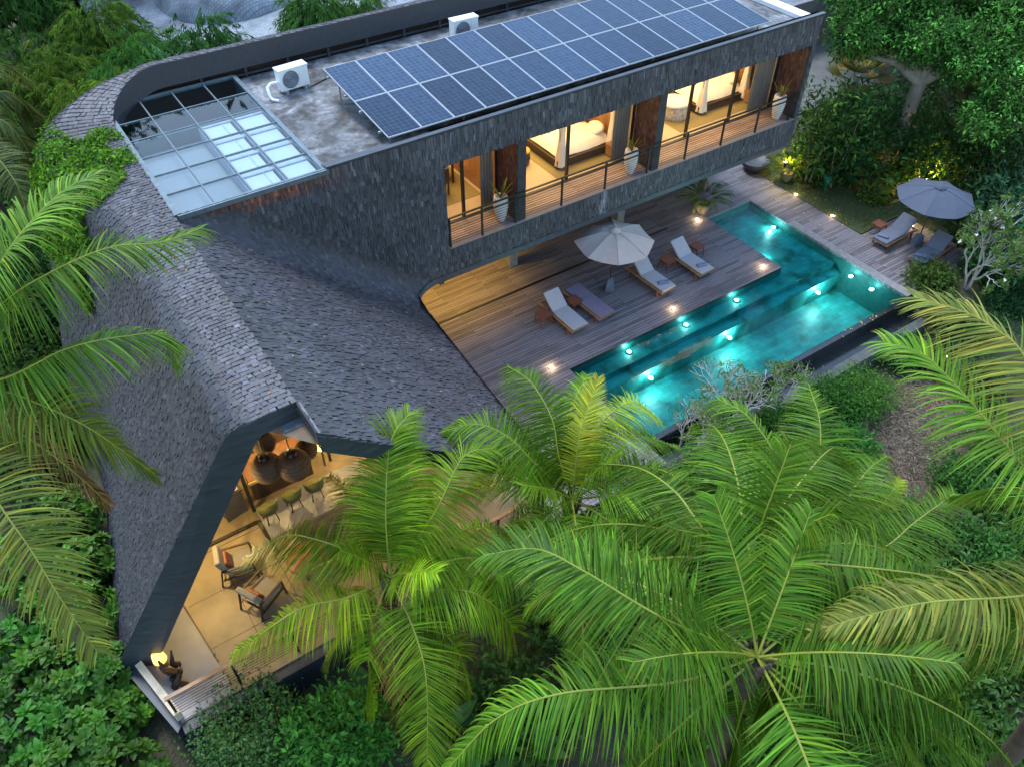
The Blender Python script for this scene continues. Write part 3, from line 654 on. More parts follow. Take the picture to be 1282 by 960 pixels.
# ------------------------------------------------------------------ solar panels
def pvmat():
    m, n, b, ns, L = NT('solar_cells')
    tc = ns.new('ShaderNodeTexCoord'); br = ns.new('ShaderNodeTexBrick'); br.offset = 0; br.inputs['Scale'].default_value = 1
    br.inputs['Brick Width'].default_value = .158; br.inputs['Row Height'].default_value = .158; br.inputs['Mortar Size'].default_value = .004
    br.inputs['Color1'].default_value = (.024, .044, .08, 1); br.inputs['Color2'].default_value = (.034, .06, .105, 1); br.inputs['Mortar'].default_value = (.12, .16, .23, 1)
    L.new(tc.outputs['Object'], br.inputs[0])
    nz = ns.new('ShaderNodeTexVoronoi'); nz.inputs['Scale'].default_value = 40; L.new(tc.outputs['Object'], nz.inputs[0])
    oi = ns.new('ShaderNodeObjectInfo')
    mr = ns.new('ShaderNodeMapRange'); mr.inputs[3].default_value = .7; mr.inputs[4].default_value = 1.35; L.new(oi.outputs['Random'], mr.inputs[0])
    x = ns.new('ShaderNodeMix'); x.data_type = 'RGBA'; x.blend_type = 'MULTIPLY'; x.inputs[0].default_value = 1
    L.new(br.outputs[0], x.inputs[6]); L.new(mr.outputs[0], x.inputs[7])
    x2 = ns.new('ShaderNodeMix'); x2.data_type = 'RGBA'; x2.blend_type = 'MULTIPLY'; x2.inputs[0].default_value = .35
    L.new(x.outputs[2], x2.inputs[6]); L.new(nz.outputs['Color'], x2.inputs[7])
    L.new(x2.outputs[2], b.inputs['Base Color']); b.inputs['Roughness'].default_value = .1; b.inputs['Specular IOR Level'].default_value = .1
    return m
M['pv'] = pvmat(); M['alu'] = mat('anodised_frame', (.42, .45, .48), .4, .2, var=.05)
ORD = 'first second third fourth fifth sixth seventh eighth ninth tenth eleventh twelfth thirteenth fourteenth'.split()
def make_panel():
    t = thing('solar_panel', 'x', 'solar panel', group='solar panels on the flat roof')
    f = MB(); W_, L_ = .995, 1.95
    for p, q in [((0, 0), (W_, .015)), ((0, L_ - .015), (W_, L_)), ((0, .015), (.015, L_ - .015)), ((W_ - .015, .015), (W_, L_ - .015))]: f.b2((p[0], p[1], 0), (q[0], q[1], .04))
    f.build('frame', M['alu'], t)
    c = MB(); c.b2((.015, .015, .008), (W_ - .015, L_ - .015, .033)); c.build('cells', M['pv'], t)
    return t
TILT = .105
base_panel = make_panel()
for j in range(2):
    for i in range(14):
        o = base_panel if (i, j) == (0, 0) else copy_tree(base_panel)
        o.location = (8.07 + i * 1.01, 17.87 + j * 1.972 * math.cos(TILT), 7.78 + j * 1.972 * math.sin(TILT)); o.rotation_euler = (TILT, 0, 0)
        o['label'] = f"framed blue solar panel, {ORD[i]} from the left in the {'front' if j == 0 else 'rear'} row"
rk = thing('panel_rack', 'galvanised mounting rails holding the solar panels above the roof', 'mounting rack')
q = MB()
for y in (18.3, 19.4, 20.3, 21.4): z = 7.78 + (y - 17.87) * math.tan(TILT) - .045; q.beam((8.0, y, z), (22.25, y, z), .04, .06)
q.build('rail', M['steel'], rk)
q = MB()
for x in np.arange(8.3, 22.4, 2.3):
    for y in (18.3, 21.4): q.b2((x, y - .02, 7.4), (x + .04, y + .02, 7.78 + (y - 17.87) * math.tan(TILT) - .07))
q.build('leg', M['steel'], rk)

# ------------------------------------------------------------------ air conditioners
def ac(loc, rz, label):
    t = thing('air_conditioner', label, 'air conditioner', loc, rz, 'outdoor units on the roof')
    q = MB(); q.b2((-.45, -.16, .1), (.45, .16, .68)); q.b2((-.47, -.18, .68), (.47, .18, .72)); q.build('casing', M['white'], t)
    q = MB()
    for r_ in np.arange(.05, .26, .04):
        q.tube([(-.12 + r_ * math.cos(a), -.17, .39 + r_ * math.sin(a)) for a in np.linspace(0, 2 * math.pi, 25)], .006, 5)
    q.build('fan_grille', M['steel'], t)
    q = MB(); q.add([(-.12 + .26 * math.cos(a), -.163, .39 + .26 * math.sin(a)) for a in np.linspace(0, 2 * math.pi, 24, endpoint=False)], [tuple(range(24))]); q.build('fan_recess', M['cushion_d'], t)
    q = MB(); q.b2((.2, -.175, .12), (.44, -.162, .66)); q.build('service_panel', M['white'], t)
    for s_ in (-.3, .3): q = MB(); q.b2((s_ - .04, -.2, 0), (s_ + .04, .2, .1)); q.build('foot', M['steel'], t)
ac((7.45, 22.75, 7.4), R(4), 'white outdoor air conditioner beside the skylight with curved pipe')
ac((13.55, 23.1, 7.4), R(-2), 'white outdoor air conditioner half hidden behind the solar panels')
q = MB(); q.tube([(7.0, 22.7, 7.75), (6.75, 22.68, 7.76), (6.62, 22.6, 7.72), (6.6, 22.5, 7.5), (6.62, 22.35, 7.44), (6.75, 22.2, 7.44)], .05, 8)
tag(q.build('drain_pipe', M['white']), 'white curved pipe lagging running from the left air conditioner', 'pipe')

for k, (pts, l) in enumerate([([(7.9, 22.6, 7.43), (8.6, 22.9, 7.42), (9.4, 22.4, 7.42), (10.5, 22.7, 7.42), (13.2, 23.0, 7.43)], 'black cable lying on the flat roof between the air conditioners')]):
    q = MB(); P_ = [Vector(p) for p in pts]; q.tube(P_, .018, 6); tag(q.build('roof_cable', M['black']), l, 'cable')
# ------------------------------------------------------------------ furniture of the deck
def make_lounger(raised, cush, label, loc, rz):
    t = thing('sun_lounger', label, 'sun lounger', loc, rz, 'sun loungers on the pool deck')
    q = MB()
    for s_ in (-1, 1): q.b2((s_ * .34 - .025, 0, .24), (s_ * .34 + .025, 1.95, .31))
    for y in (.04, 1.1, 1.9): q.b2((-.31, y - .03, .245), (.31, y + .03, .3))
    for y in np.arange(.1, 1.15, .1): q.b2((-.31, y, .3), (.31, y + .06, .312))
    q.build('frame', M['teak'], t)
    for x in (-.34, .34):
        for y in (.28, 1.6): q = MB(); q.beam((x, y, .27), (x, y + (.06 if y > 1 else -.06), 0), .05, .06); q.build('leg', M['redwood'], t)
    def pad(name, y0, y1, ang, z0):
        n = 8; me = MB(); th = .075
        prof = [(-.31, .01), (-.325, .035), (-.31, .065), (-.28, th), (.28, th), (.31, .065), (.325, .035), (.31, .01)]
        L_ = y1 - y0; vs = []; ks = (0, .03, .5, .97, 1)
        for k in ks:
            sc = .93 if k in (0, 1) else 1
            for x, z in prof: yy = L_ * k; zz = z * sc; vs.append((x * sc, y0 + yy * math.cos(ang) - zz * math.sin(ang), z0 + yy * math.sin(ang) + zz * math.cos(ang)))
        m_ = len(prof); fs = [(i * m_ + a, i * m_ + (a + 1) % m_, (i + 1) * m_ + (a + 1) % m_, (i + 1) * m_ + a) for i in range(len(ks) - 1) for a in range(m_)]
        fs += [tuple(range(m_))[::-1], tuple(range(m_ * (len(ks) - 1), m_ * len(ks)))]
        me.add(vs, fs); return me.build(name, M[cush], t)
    pad('seat_cushion', 0.0, 1.14, 0, .315); a = R(38) if raised else R(2); pad('back_cushion', 1.16, 1.9, a, .315)
    if raised:
        q = MB()
        for s_ in (-1, 1): q.beam((s_ * .29, 1.17, .31), (s_ * .29, 1.17 + .72 * math.cos(a), .31 + .72 * math.sin(a)), .03, .03)
        q.beam((-.3, 1.72, .31 + .69 * math.sin(a) * .78), (.3, 1.72, .31 + .69 * math.sin(a) * .78), .03, .03); q.build('backrest', M['teak'], t)
    return t
make_lounger(True, 'cushion', 'pale cushioned lounger nearest the roof slope, without a towel', (13.3, 15.75, 0), R(1))
make_lounger(False, 'mauve', 'flat lounger under a mauve striped cover', (14.45, 15.75, 0), R(3))
make_lounger(True, 'cushion', 'pale cushioned lounger just right of the cream parasol', (17.15, 15.65, 0), R(2))
make_lounger(True, 'cushion', 'pale cushioned lounger between two red side tables', (19.0, 15.65, 0), R(2))
make_lounger(True, 'cushion_d', 'slate grey lounger on the far deck, left of the grey parasol base', (25.75, 13.45, 0), R(-88))
make_lounger(True, 'cushion_d', 'slate grey lounger half hidden by shrubs on the far deck', (25.85, 11.85, 0), R(-84))
def towel(loc, rz, label):
    q = MB(); q.tube([(-.2, 0, .045), (-.06, .0, .047), (.06, 0, .047), (.2, 0, .045)], [.04, .045, .045, .04], 10); q.tube([(-.19, .09, .04), (.19, .1, .04)], .04, 10)
    o = q.build('rolled_towel', M['towel']); o.location = loc; o.rotation_euler = (0, 0, rz); tag(o, label, 'towel', 'rolled towels on loungers')
towel((17.15, 15.95, .39), R(-20), 'rolled blue towel on the lounger right of the cream parasol')
towel((19.0, 15.95, .39), R(-12), 'rolled blue towel on the lounger between red tables')
towel((25.98, 13.5, .39), R(-70), 'rolled blue towel on the slate lounger nearer the lawn')
towel((26.1, 11.9, .39), R(-60), 'rolled blue towel on the half hidden slate lounger')
def table(loc, rz, label):
    t = thing('side_table', label, 'side table', loc, rz, 'small red wood tables beside loungers')
    q = MB(); q.b2((-.22, -.22, .4), (.22, .22, .44)); q.build('tabletop', M['redwood'], t)
    q = MB()
    for s_ in (-1, 1): q.beam((s_ * .18, -.18, .36), (s_ * .18, .18, .36), .03, .06); q.beam((-.18, s_ * .18, .36), (.18, s_ * .18, .36), .03, .06)
    q.build('apron', M['redwood'], t)
    for x in (-1, 1):
        for y in (-1, 1): q = MB(); q.beam((x * .18, y * .18, .4), (x * .23, y * .23, 0), .035, .035); q.build('leg', M['redwood'], t)
table((12.62, 16.95, 0), R(8), 'red wood side table left of the bare pale lounger')
table((13.92, 16.95, 0), R(5), 'red wood side table between bare pale and mauve loungers')
table((18.2, 16.95, 0), R(10), 'red wood side table in front of the two towel loungers, between them')
table((19.7, 17.0, 0), R(10), 'red wood side table right of the last pale lounger')
table((26.6, 14.12, 0), R(0), 'dim red wood side table by the lawn edge')
def umbrella(loc, rz, cm, label, zr=2.08, zt=2.52, rad=1.38, lean=(0, 0)):
    t = thing('parasol', label, 'parasol', loc, rz, 'pool parasols')
    q = MB(); n = 8; vs = [(0, 0, zt)]; fs = []
    for ring, (r_, z) in enumerate(((.5, zt - .1), (1.0, zt - .27), (rad, zr))):
        for k in range(n * 4):
            a = 2 * math.pi * k / (n * 4); f = math.cos(math.pi / n) / math.cos((a % (2 * math.pi / n)) - math.pi / n)
            sag = (1 - f) * 0.0 - .05 * r_ / rad * math.sin((a % (2 * math.pi / n)) / (2 * math.pi / n) * math.pi)
            vs.append((r_ * f * math.cos(a), r_ * f * math.sin(a), z + sag))
    m_ = n * 4
    for k in range(m_):
        fs.append((0, 1 + k, 1 + (k + 1) % m_))
        for g in range(2): fs.append((1 + g * m_ + k, 1 + (g + 1) * m_ + k, 1 + (g + 1) * m_ + (k + 1) % m_, 1 + g * m_ + (k + 1) % m_))
    q.add(vs, fs); o = q.build('canopy', M[cm], t)
    md = o.modifiers.new('thick', 'SOLIDIFY'); md.thickness = .012
    q = MB()
    for k in range(n):
        a = 2 * math.pi * k / n; q.tube([(r_ * math.cos(a), r_ * math.sin(a), z + .008) for r_, z in ((.2, zt - .03), (.5, zt - .1), (1.0, zt - .27), (rad, zr))], .009, 5)
    q.build('seam', M['cushion_d'] if cm == 'canvas_g' else M['teak'] if False else M['cushion'], t)
    q = MB(); q.lathe([(.2, zt - .02), (.19, zt + .02), (.03, zt + .09), (0.001, zt + .1)], n=16); q.build('cap', M[cm], t)
    q = MB(); q.tube([(0, 0, .3), (0, 0, zt - .02)], .022, 10); q.build('pole', M['darkwood'], t)
    q = MB()
    for k in range(n):
        a = 2 * math.pi * k / n; q.beam((.03 * math.cos(a), .03 * math.sin(a), zt - .04), (rad * .98 * math.cos(a), rad * .98 * math.sin(a), zr - .03), .018, .018)
        q.beam((.03 * math.cos(a), .03 * math.sin(a), 1.75), (.75 * math.cos(a), .75 * math.sin(a), zt - .24), .014, .014)
    q.build('rib', M['darkwood'], t)
    q = MB(); q.lathe([(.24, 0), (.24, .05), (.15, .46), (.06, .5), (.03, .5)], n=4, smooth=False); q.build('base', M['stonebase'], t)
    return t
umbrella((15.67, 17.15, 0), R(12), 'canvas', 'cream octagonal parasol on the main deck beside the wing')
umbrella((27.2, 12.75, 0), R(20), 'canvas_g', 'blue grey octagonal parasol over the far loungers', rad=1.42)

def spot(loc, label, e=9):
    t = thing('deck_light', label, 'deck light', loc, 0, 'recessed lights in the deck')
    q = MB(); q.lathe([(.09, 0), (.09, .012), (.06, .014)], n=18); q.build('bezel', M['steel'], t)
    q = MB(); q.lathe([(.062, .013), (.03, .018), (0.001, .02)], n=18); q.build('lens', M['lamp_warm'], t)
    lamp('deck_glow', 'POINT', (0, 0, .12), e, (1, .7, .38), .05, None, t)
for (x, y), l in zip([(11.55, 15.0), (16.85, 15.05), (21.3, 15.05), (21.4, 18.7), (26.1, 17.8), (26.1, 15.87), (28.15, 13.65)],
                     ['glowing deck light by the near left pool corner', 'glowing deck light in front of the pale loungers midway along the pool', 'glowing deck light at the inner pool corner',
                      'glowing deck light beside the potted palm', 'glowing deck light at lawn edge near the wing end', 'glowing deck light at lawn edge further from the wing', 'glowing light behind the far lounger']):
    spot((x, y, .004), l, 5 if x < 25 else 2.2)
def plight(loc, label, e=14, glow=(0, 0, 0)):
    t = thing('pool_light', label, 'pool light', loc, 0, 'underwater pool lights')
    q = MB(); q.lathe([(.11, -.02), (.11, .02), (.085, .025)], n=18); q.build('bezel', M['steel'], t)
    q = MB(); q.lathe([(.07, .026), (.04, .035), (0.001, .04)], n=18); q.build('lens', M['lamp_cool'], t)
    lamp('pool_glow', 'POINT', (glow[0], glow[1], glow[2] + .12), e, (.75, 1, .97), .06, None, t)
PL = [((14.4, 14.45), -.36, 9, 'underwater light on the shelf nearest the near corner'), ((16.95, 14.42), -.36, 9, 'second underwater light along the shelf from the near corner'),
      ((19.4, 14.42), -.36, 9, 'third underwater light along the shelf from the near corner'), ((18.25, 13.5), -.9, 60, 'bright underwater light on the deep step wall, left one'),
      ((22.85, 13.5), -.9, 60, 'bright underwater light on the deep step wall, right one'), ((14.6, 13.5), -.9, 60, 'underwater light on the step wall near palm tips'),
      ((24.05, 13.1), -.4, 10, 'underwater light on the right wall nearer the step'), ((24.05, 12.15), -.4, 10, 'underwater light on the right wall nearer the infinity edge'),
      ((24.0, 16.95), -.36, 26, 'bright underwater light on the far wall of the shallow arm'), ((22.1, 15.7), -.36, 26, 'bright underwater light under the deck edge of the shallow arm')]
for (x, y), z, e, l in PL: plight((x, y, z), l, e * .55, (0, -.12 if y < 14 and x < 24 else 0, 0) if x < 24 else (-.2, 0, 0))

# ------------------------------------------------------------------ vegetation generators
def unit(v): return v / np.maximum(np.linalg.norm(v, axis=-1, keepdims=True), 1e-9)
def rand_dir(n): return unit(rng.normal(size=(n, 3)))
def leafcol(n, base, var=.25, yellow=.1):
    c = np.array(base)[None] * np.exp(rng.normal(0, var, n))[:, None]
    y = np.abs(rng.normal(0, yellow, n)); c[:, 0] *= 1 + 2.2 * y; c[:, 1] *= 1 + .5 * y
    return np.clip(c, .002, .8)
def blades(P, D, Nn, ln, wd, col, big=False, droop=.15):
    """folded leaves: P base, D direction, Nn rough upward normal"""
    n = len(P); D = unit(D); Sd = unit(np.cross(D, Nn)); Nn = np.cross(Sd, D); ln = np.asarray(ln)[:, None]; wd = np.asarray(wd)[:, None]
    if not big:
        mid = P + D * ln * .45
        V = np.stack([P, mid + Sd * wd * .5 + Nn * wd * .15, P + D * ln - Nn * ln * droop, mid - Sd * wd * .5 + Nn * wd * .15], 1).reshape(-1, 3)
        k = np.arange(n) * 4; F = np.concatenate([np.stack([k, k + 2, k + 1], 1), np.stack([k, k + 3, k + 2], 1)]); return V, F, np.repeat(col, 4, 0)
    st = [(0, .08), (.25, .75), (.55, 1), (.82, .62), (1, .02)]; rows = []
    for s_, w_ in st:
        c = P + D * ln * s_ - Nn * ln * droop * s_ * s_; rows += [c + Sd * wd * .5 * w_ + Nn * wd * .12 * w_, c, c - Sd * wd * .5 * w_ + Nn * wd * .12 * w_]
    V = np.stack(rows, 1).reshape(-1, 3); k = np.arange(n)[:, None] * 15; F = []
    for i in range(4):
        for j in range(2): F.append(k + np.array([[i * 3 + j, i * 3 + j + 1, i * 3 + j + 4, i * 3 + j + 3]]))
    shade = np.tile(np.array([1, 1.25, 1] * 5)[None, :, None], (n, 1, 1)); return V, np.concatenate(F), (np.repeat(col, 15, 0).reshape(n, 15, 3) * shade).reshape(-1, 3)
def clump_points(blobs, n, shell=.55):
    """points spread through ellipsoids (cx,cy,cz,rx,ry,rz), denser towards the outside, gathered in twig clumps"""
    vol = np.array([b_[3] * b_[4] * b_[5] for b_ in blobs]) ** .67; pick = rng.choice(len(blobs), n, p=vol / vol.sum())
    B_ = np.array(blobs)[pick]; d = rand_dir(n); r_ = rng.uniform(shell, 1, n) ** .8 * np.exp(rng.normal(0, .07, n))
    return B_[:, :3] + d * r_[:, None] * B_[:, 3:], d
def foliage(blobs, nclump, per, size, aspect, base, up=.5, big=False, spread=.18, var=.28, droop=.15, yellow=.1, shell=.55, hang=0.0):
    C, d = clump_points(blobs, nclump, shell); n = nclump * per
    cc = np.repeat(C, per, 0); dd = np.repeat(d, per, 0); j = rng.normal(size=(n, 3))
    P = cc + j * spread; D = unit(dd * .7 + rand_dir(n) * .9 + np.array([0, 0, .15 - hang])); Nn = unit(dd * .4 + np.array([0, 0, up + .6]) + rand_dir(n) * .45)
    ln = size * rng.uniform(.65, 1.25, n); cv = np.repeat(np.exp(rng.normal(0, var * .7, nclump)), per)[:, None]
    return blades(P, D, Nn, ln, ln * aspect, leafcol(n, base, var * .6, yellow) * cv, big, droop)
def rosettes(C, d, per, size, aspect, base, var=.25, droop=.25):
    n = len(C) * per; cc = np.repeat(C, per, 0); ax_ = np.repeat(unit(d), per, 0)
    ref = unit(np.cross(ax_, np.tile([[.3, .7, .2]], (n, 1)))); r2 = np.cross(ax_, ref); a = np.tile(np.arange(per) * 2.4, len(C)) + np.repeat(rng.uniform(0, 6, len(C)), per)
    el_ = np.tile(np.linspace(.15, 1.1, per), len(C)); rad = ref * np.cos(a)[:, None] + r2 * np.sin(a)[:, None]
    D = unit(rad * np.cos(el_)[:, None] + ax_ * np.sin(el_)[:, None]); ln = size * rng.uniform(.75, 1.15, n) * (1.1 - .35 * el_)
    P = cc + ax_ * .02; cv = np.repeat(np.exp(rng.normal(0, var * .8, len(C))), per)[:, None]
    return blades(P, D, ax_ + .01, ln, ln * aspect, leafcol(n, base, var * .5, .12) * cv, True, droop)
def leafobj(name, parts, m, parent=None):
    V = []; F3 = []; F4 = []; Cc = []; b_ = 0
    for v, f, c in parts:
        V.append(v); Cc.append(c); (F3 if f.shape[1] == 3 else F4).append(f + b_); b_ += len(v)
    Fs = []
    if F4: Fs.append(np.concatenate(F4))
    if F3: Fs.append(np.concatenate(F3))
    return link(name, raw_mesh(name, np.concatenate(V), Fs, np.concatenate(Cc)), m, parent)
def bush(name, label, cat, loc, blobs, nclump, per, size, aspect, base, group=None, stems=5, m='leaf', **kw):
    t = thing(name, label, cat, loc, 0, group)
    leafobj('foliage', [foliage(blobs, nclump, per, size, aspect, base, **kw)], M[m], t)
    q = MB()
    for k in range(stems):
        b_ = blobs[k % len(blobs)]; q.tube([(random.uniform(-.1, .1), random.uniform(-.1, .1), -.15), (b_[0] * .5, b_[1] * .5, b_[2] * .5), (b_[0] + random.uniform(-.4, .4) * b_[3], b_[1] + random.uniform(-.4, .4) * b_[4], b_[2] + .3 * b_[5])], [.035, .025, .01], 6)
    q.build('stem', M['trunk'], t)
    return t

# --- coconut palms -------------------------------------------------------------------
def frond_mesh(pts, L0, base, n=165, leaf=1.34, droopk=1.0, tipfade=.5, keelw=.021, brown=0.0, upright=0.0):
    pts = np.array(pts); dl = np.concatenate([[0], np.cumsum(np.linalg.norm(np.diff(pts, axis=0), axis=1))]); Lr = dl[-1]
    # smooth curve through the points
    tq = np.linspace(0, 1, 41); cum = dl / Lr
    def cr(t):
        out = np.zeros((len(t), 3))
        ext = np.vstack([2 * pts[0] - pts[1], pts, 2 * pts[-1] - pts[-2]])
        for a_, tv in enumerate(t):
            i = min(np.searchsorted(cum, tv, 'right') - 1, len(pts) - 2); f = (tv - cum[i]) / max(cum[i + 1] - cum[i], 1e-6)
            p0, p1, p2, p3 = ext[i], ext[i + 1], ext[i + 2], ext[i + 3]
            out[a_] = .5 * ((2 * p1) + (-p0 + p2) * f + (2 * p0 - 5 * p1 + 4 * p2 - p3) * f * f + (-p0 + 3 * p1 - 3 * p2 + p3) * f ** 3)
        return out
    curve = cr(tq)
    rb = MB(); rb.tube([tuple(p) for p in curve], list(np.linspace(keelw, .006, 41)), 6)
    tl = np.concatenate([np.linspace(.14, 1.0, n)] * 2); side = np.repeat([1, -1], n); m_ = len(tl)
    tl = np.clip(tl + rng.normal(0, .003, m_), .1, .999); P = cr(tl); T = unit(cr(np.clip(tl + .01, 0, 1)) - cr(tl - .01))
    upv = np.tile([[0, 0, 1.0]], (m_, 1)); Sd = np.cross(T, upv); bad = np.linalg.norm(Sd, axis=1) < .25; Sd[bad] += np.array([.3, .2, 0]); Sd = unit(Sd) * side[:, None]
    Nn = unit(np.cross(Sd * side[:, None], T))
    prof = np.interp(tl, [0.1, .25, .5, .8, 1], [.55, .95, 1, .72, .32]) * leaf * np.exp(rng.normal(0, .06, m_))
    fwd = np.interp(tl, [.1, .6, 1], [.25, .5, 1.3]); hang = random.uniform(-.1, .75) * (1 - upright); ph = random.uniform(0, 6); wav = .28 * np.sin(tl * 9 + ph) + .18 * np.sin(tl * 23 + ph * 2) + rng.normal(0, .14, m_)
    D = unit(Sd + T * (fwd + .25 * wav)[:, None] + Nn * .15 + np.array([0, 0, -1.0]) * np.clip(hang + wav * .8, -.25, 1.5)[:, None] + rng.normal(0, .07, (m_, 3)))
    seg = 5; Vs = []; cur = P.copy(); d = D.copy(); wid = (.0072 + .0055 * rng.random(m_)) * L0 / 4
    wprof = [1.0, 1.25, 1.15, .85, .5, .05]
    g = np.array([0, 0, -1.0]); dk_ = (droopk * math.exp(random.gauss(.1, .35)) * np.exp(rng.normal(0, .25, m_)))[:, None]
    broken = rng.random(m_) < .09; prof = prof * np.where(rng.random(m_) < .07, rng.uniform(.1, .5, m_), 1)
    for k in range(seg + 1):
        wv = np.cross(d, Nn); wv = unit(wv) * (wid * wprof[k])[:, None]
        Vs += [cur + wv, cur - wv]
        cur = cur + d * (prof / seg)[:, None]
        bend = .2 * dk_ * (.7 + .3 * k); bend = np.where(broken[:, None] & (k >= 2), bend * 3.0, bend); d = unit(d + g * bend)
    V = np.stack(Vs, 1).reshape(-1, 3); k = np.arange(m_)[:, None] * (2 * (seg + 1)); F = np.concatenate([k + np.array([[2 * i, 2 * i + 1, 2 * i + 3, 2 * i + 2]]) for i in range(seg)])
    c = leafcol(m_, base, .3, .2); br_ = np.zeros(m_); 
    cc = np.repeat(c, 2 * (seg + 1), 0).reshape(m_, seg + 1, 2, 3)
    tipk = np.linspace(0, 1, seg + 1)[None, :, None, None]; dry = (rng.random(m_) < (.12 + brown))[:, None, None, None] * np.clip(tipk - .55, 0, 1) * 2
    cc = cc * (1 - dry) + np.array([.3, .2, .07]) * dry; cc *= (1.0 + .15 * tipk)
    Vr = np.array(rb.V); Fr4 = np.array([f for f in rb.F if len(f) == 4]); nV = len(Vr)
    V2 = np.concatenate([Vr, V]); F2 = np.concatenate([Fr4, F + nV]); col = np.concatenate([np.tile([[.3, .3, .05]], (nV, 1)), cc.reshape(-1, 3)])
    return raw_mesh('frond', V2, F2, col, mi=np.concatenate([np.ones(len(Fr4)), np.zeros(len(F))]))
def palm(label, crown_px, zc, L0, fronds, ground=-1.0, extra=0, young=3, amin=0, amax=6.28, base=(.085, .15, .022), leaf=1.05, lean=(0, 0), trunk=True):
    C = at(*crown_px, zc); t = thing('coconut_palm', label, 'palm tree', (C[0] + lean[0], C[1] + lean[1], ground), 0, 'coconut palms around the villa'); O = np.array(t.location)
    depth0 = (C - np.array([0, 0, CAM_H])) @ FW
    def add(pts, **kw):
        fb = math.exp(random.gauss(0, .22)); kw['base'] = tuple(c * fb for c in kw.get('base', base))
        me = frond_mesh(np.array(pts) - O, L0, kw.pop('base', base), leaf=kw.pop('leaf', leaf), **kw); o = link('frond', me, [M['palmleaf'], M['rachis']], t)
    for fr in fronds:
        kw = {}; px = fr
        if isinstance(fr, dict): kw = dict(fr); px = kw.pop('p')
        Lf = kw.pop('L', L0); sg_ = kw.pop('sg', 1)
        P2 = [crown_px] + list(px); cum = np.concatenate([[0], np.cumsum([math.dist(a, b_) for a, b_ in zip(P2[:-1], P2[1:])])]); f = cum / cum[-1]
        chord = math.dist(P2[0], P2[-1]) / FPX * depth0; dd = sg_ * min(math.sqrt(max(0, (.86 * Lf) ** 2 - chord ** 2)), .75 * Lf); arch = kw.pop('arch', .16 * Lf)
        pts = []
        for (x, y), k in zip(P2, f):
            dep = depth0 + dd * k ** 1.3 - arch * math.sin(math.pi * min(1, k * .95)); r_ = ray(x, y); r_ = r_ / FPX
            pts.append(np.array([0, 0, CAM_H]) + r_ * dep)
        pts[0] = C + (pts[1] - C) * .05
        add(pts, **kw)
    for k in range(extra):                                   # fronds hidden behind the others or out of the picture
        a = amin + (amax - amin) * ((k * .618) % 1); el_ = random.uniform(-.35, .4); pts = [C]; d = np.array([math.cos(a) * math.cos(el_), math.sin(a) * math.cos(el_), math.sin(el_)])
        for s_ in range(5): pts.append(pts[-1] + d * L0 / 5); d = unit(d + np.array([0, 0, -.3]))
        add(pts)
    for k in range(young):                                   # the upright new fronds round the spear
        a = k * 2.4 + .5; el_ = random.uniform(.75, 1.25); pts = [C]; d = np.array([math.cos(a) * math.cos(el_), math.sin(a) * math.cos(el_), math.sin(el_)]); Ly = L0 * random.uniform(.35, .6)
        for s_ in range(5): pts.append(pts[-1] + d * Ly / 5); d = unit(d + np.array([0, 0, -.12]))
        add(pts, n=80, leaf=leaf * .75, base=tuple(c * f for c, f in zip(base, (1.08, 1.05, .95))), droopk=.8, upright=.7)
    for k in range(1):                                       # old brown fronds hanging against the trunk
        a = k * 2.1 + crown_px[0]; pts = [C - np.array([0, 0, .25])]; d = np.array([math.cos(a) * .8, math.sin(a) * .8, -.25])
        for s_ in range(5): pts.append(pts[-1] + d * L0 * .72 / 5); d = unit(d + np.array([0, 0, -.38]))
        add(pts, n=60, base=(.17, .11, .045), droopk=2.0, leaf=leaf * .8, brown=.6)
    q = MB(); n = 14; ls = [(O[0] + (C[0] - O[0]) * (k / n) ** 1.5 - O[0], O[1] + (C[1] - O[1]) * (k / n) ** 1.5 - O[1], (C[2] - .1 - ground) * k / n - (.3 if k == 0 else 0)) for k in range(n + 1)]
    q.tube(ls, [.2 + .02 * (k % 2) - .004 * k for k in range(n + 1)], 12); q.build('trunk', M['palmtrunk'], t)
    q = MB(); cl_ = C - O
    for k in range(12):
        a = k * 2.4; q.tube([(cl_[0], cl_[1], cl_[2] - .5), (cl_[0] + .16 * math.cos(a), cl_[1] + .16 * math.sin(a), cl_[2] - .15), (cl_[0] + .2 * math.cos(a), cl_[1] + .2 * math.sin(a), cl_[2] + .1)], [.07, .06, .02], 6)
    q.build('crownshaft', M['palmtrunk'], t)
    return t
BR = (.18, .31, .012)
palm('bright green coconut palm in front of the open living room', (488, 722), 4.3, 3.6, [
    dict(p=[(478, 662), (451, 625), (412, 596)], base=(.14, .24, .02), leaf=.8, droopk=.4, upright=.9), dict(p=[(483, 640), (489, 554), (513, 516)]), dict(p=[(490, 650), (494, 590), (505, 540)], L=3.0),
    dict(p=[(492, 685), (497, 640), (522, 619), (562, 632)], base=BR), [(440, 692), (400, 676), (355, 671), (306, 702)], dict(p=[(436, 747), (371, 764), (292, 820)], base=BR), dict(p=[(444, 775), (408, 822)], L=3.0),
    dict(p=[(530, 677), (552, 681), (577, 732)]), [(525, 737), (590, 741), (635, 775), (648, 818)], [(519, 790), (534, 854), (535, 958)], [(545, 640), (580, 572), (620, 560)], [(545, 705), (605, 700), (662, 735)], [(530, 765), (572, 812), (590, 868)], [(460, 705), (420, 700), (372, 722)], [(470, 770), (462, 830), (470, 890)], [(540, 690), (590, 660), (640, 665)],
    dict(p=[(484, 668), (473, 630), (470, 600)], base=(.16, .26, .02), leaf=.5, droopk=.1, upright=1, L=2.2)], base=(.12, .26, .012), lean=(-.2, .5))
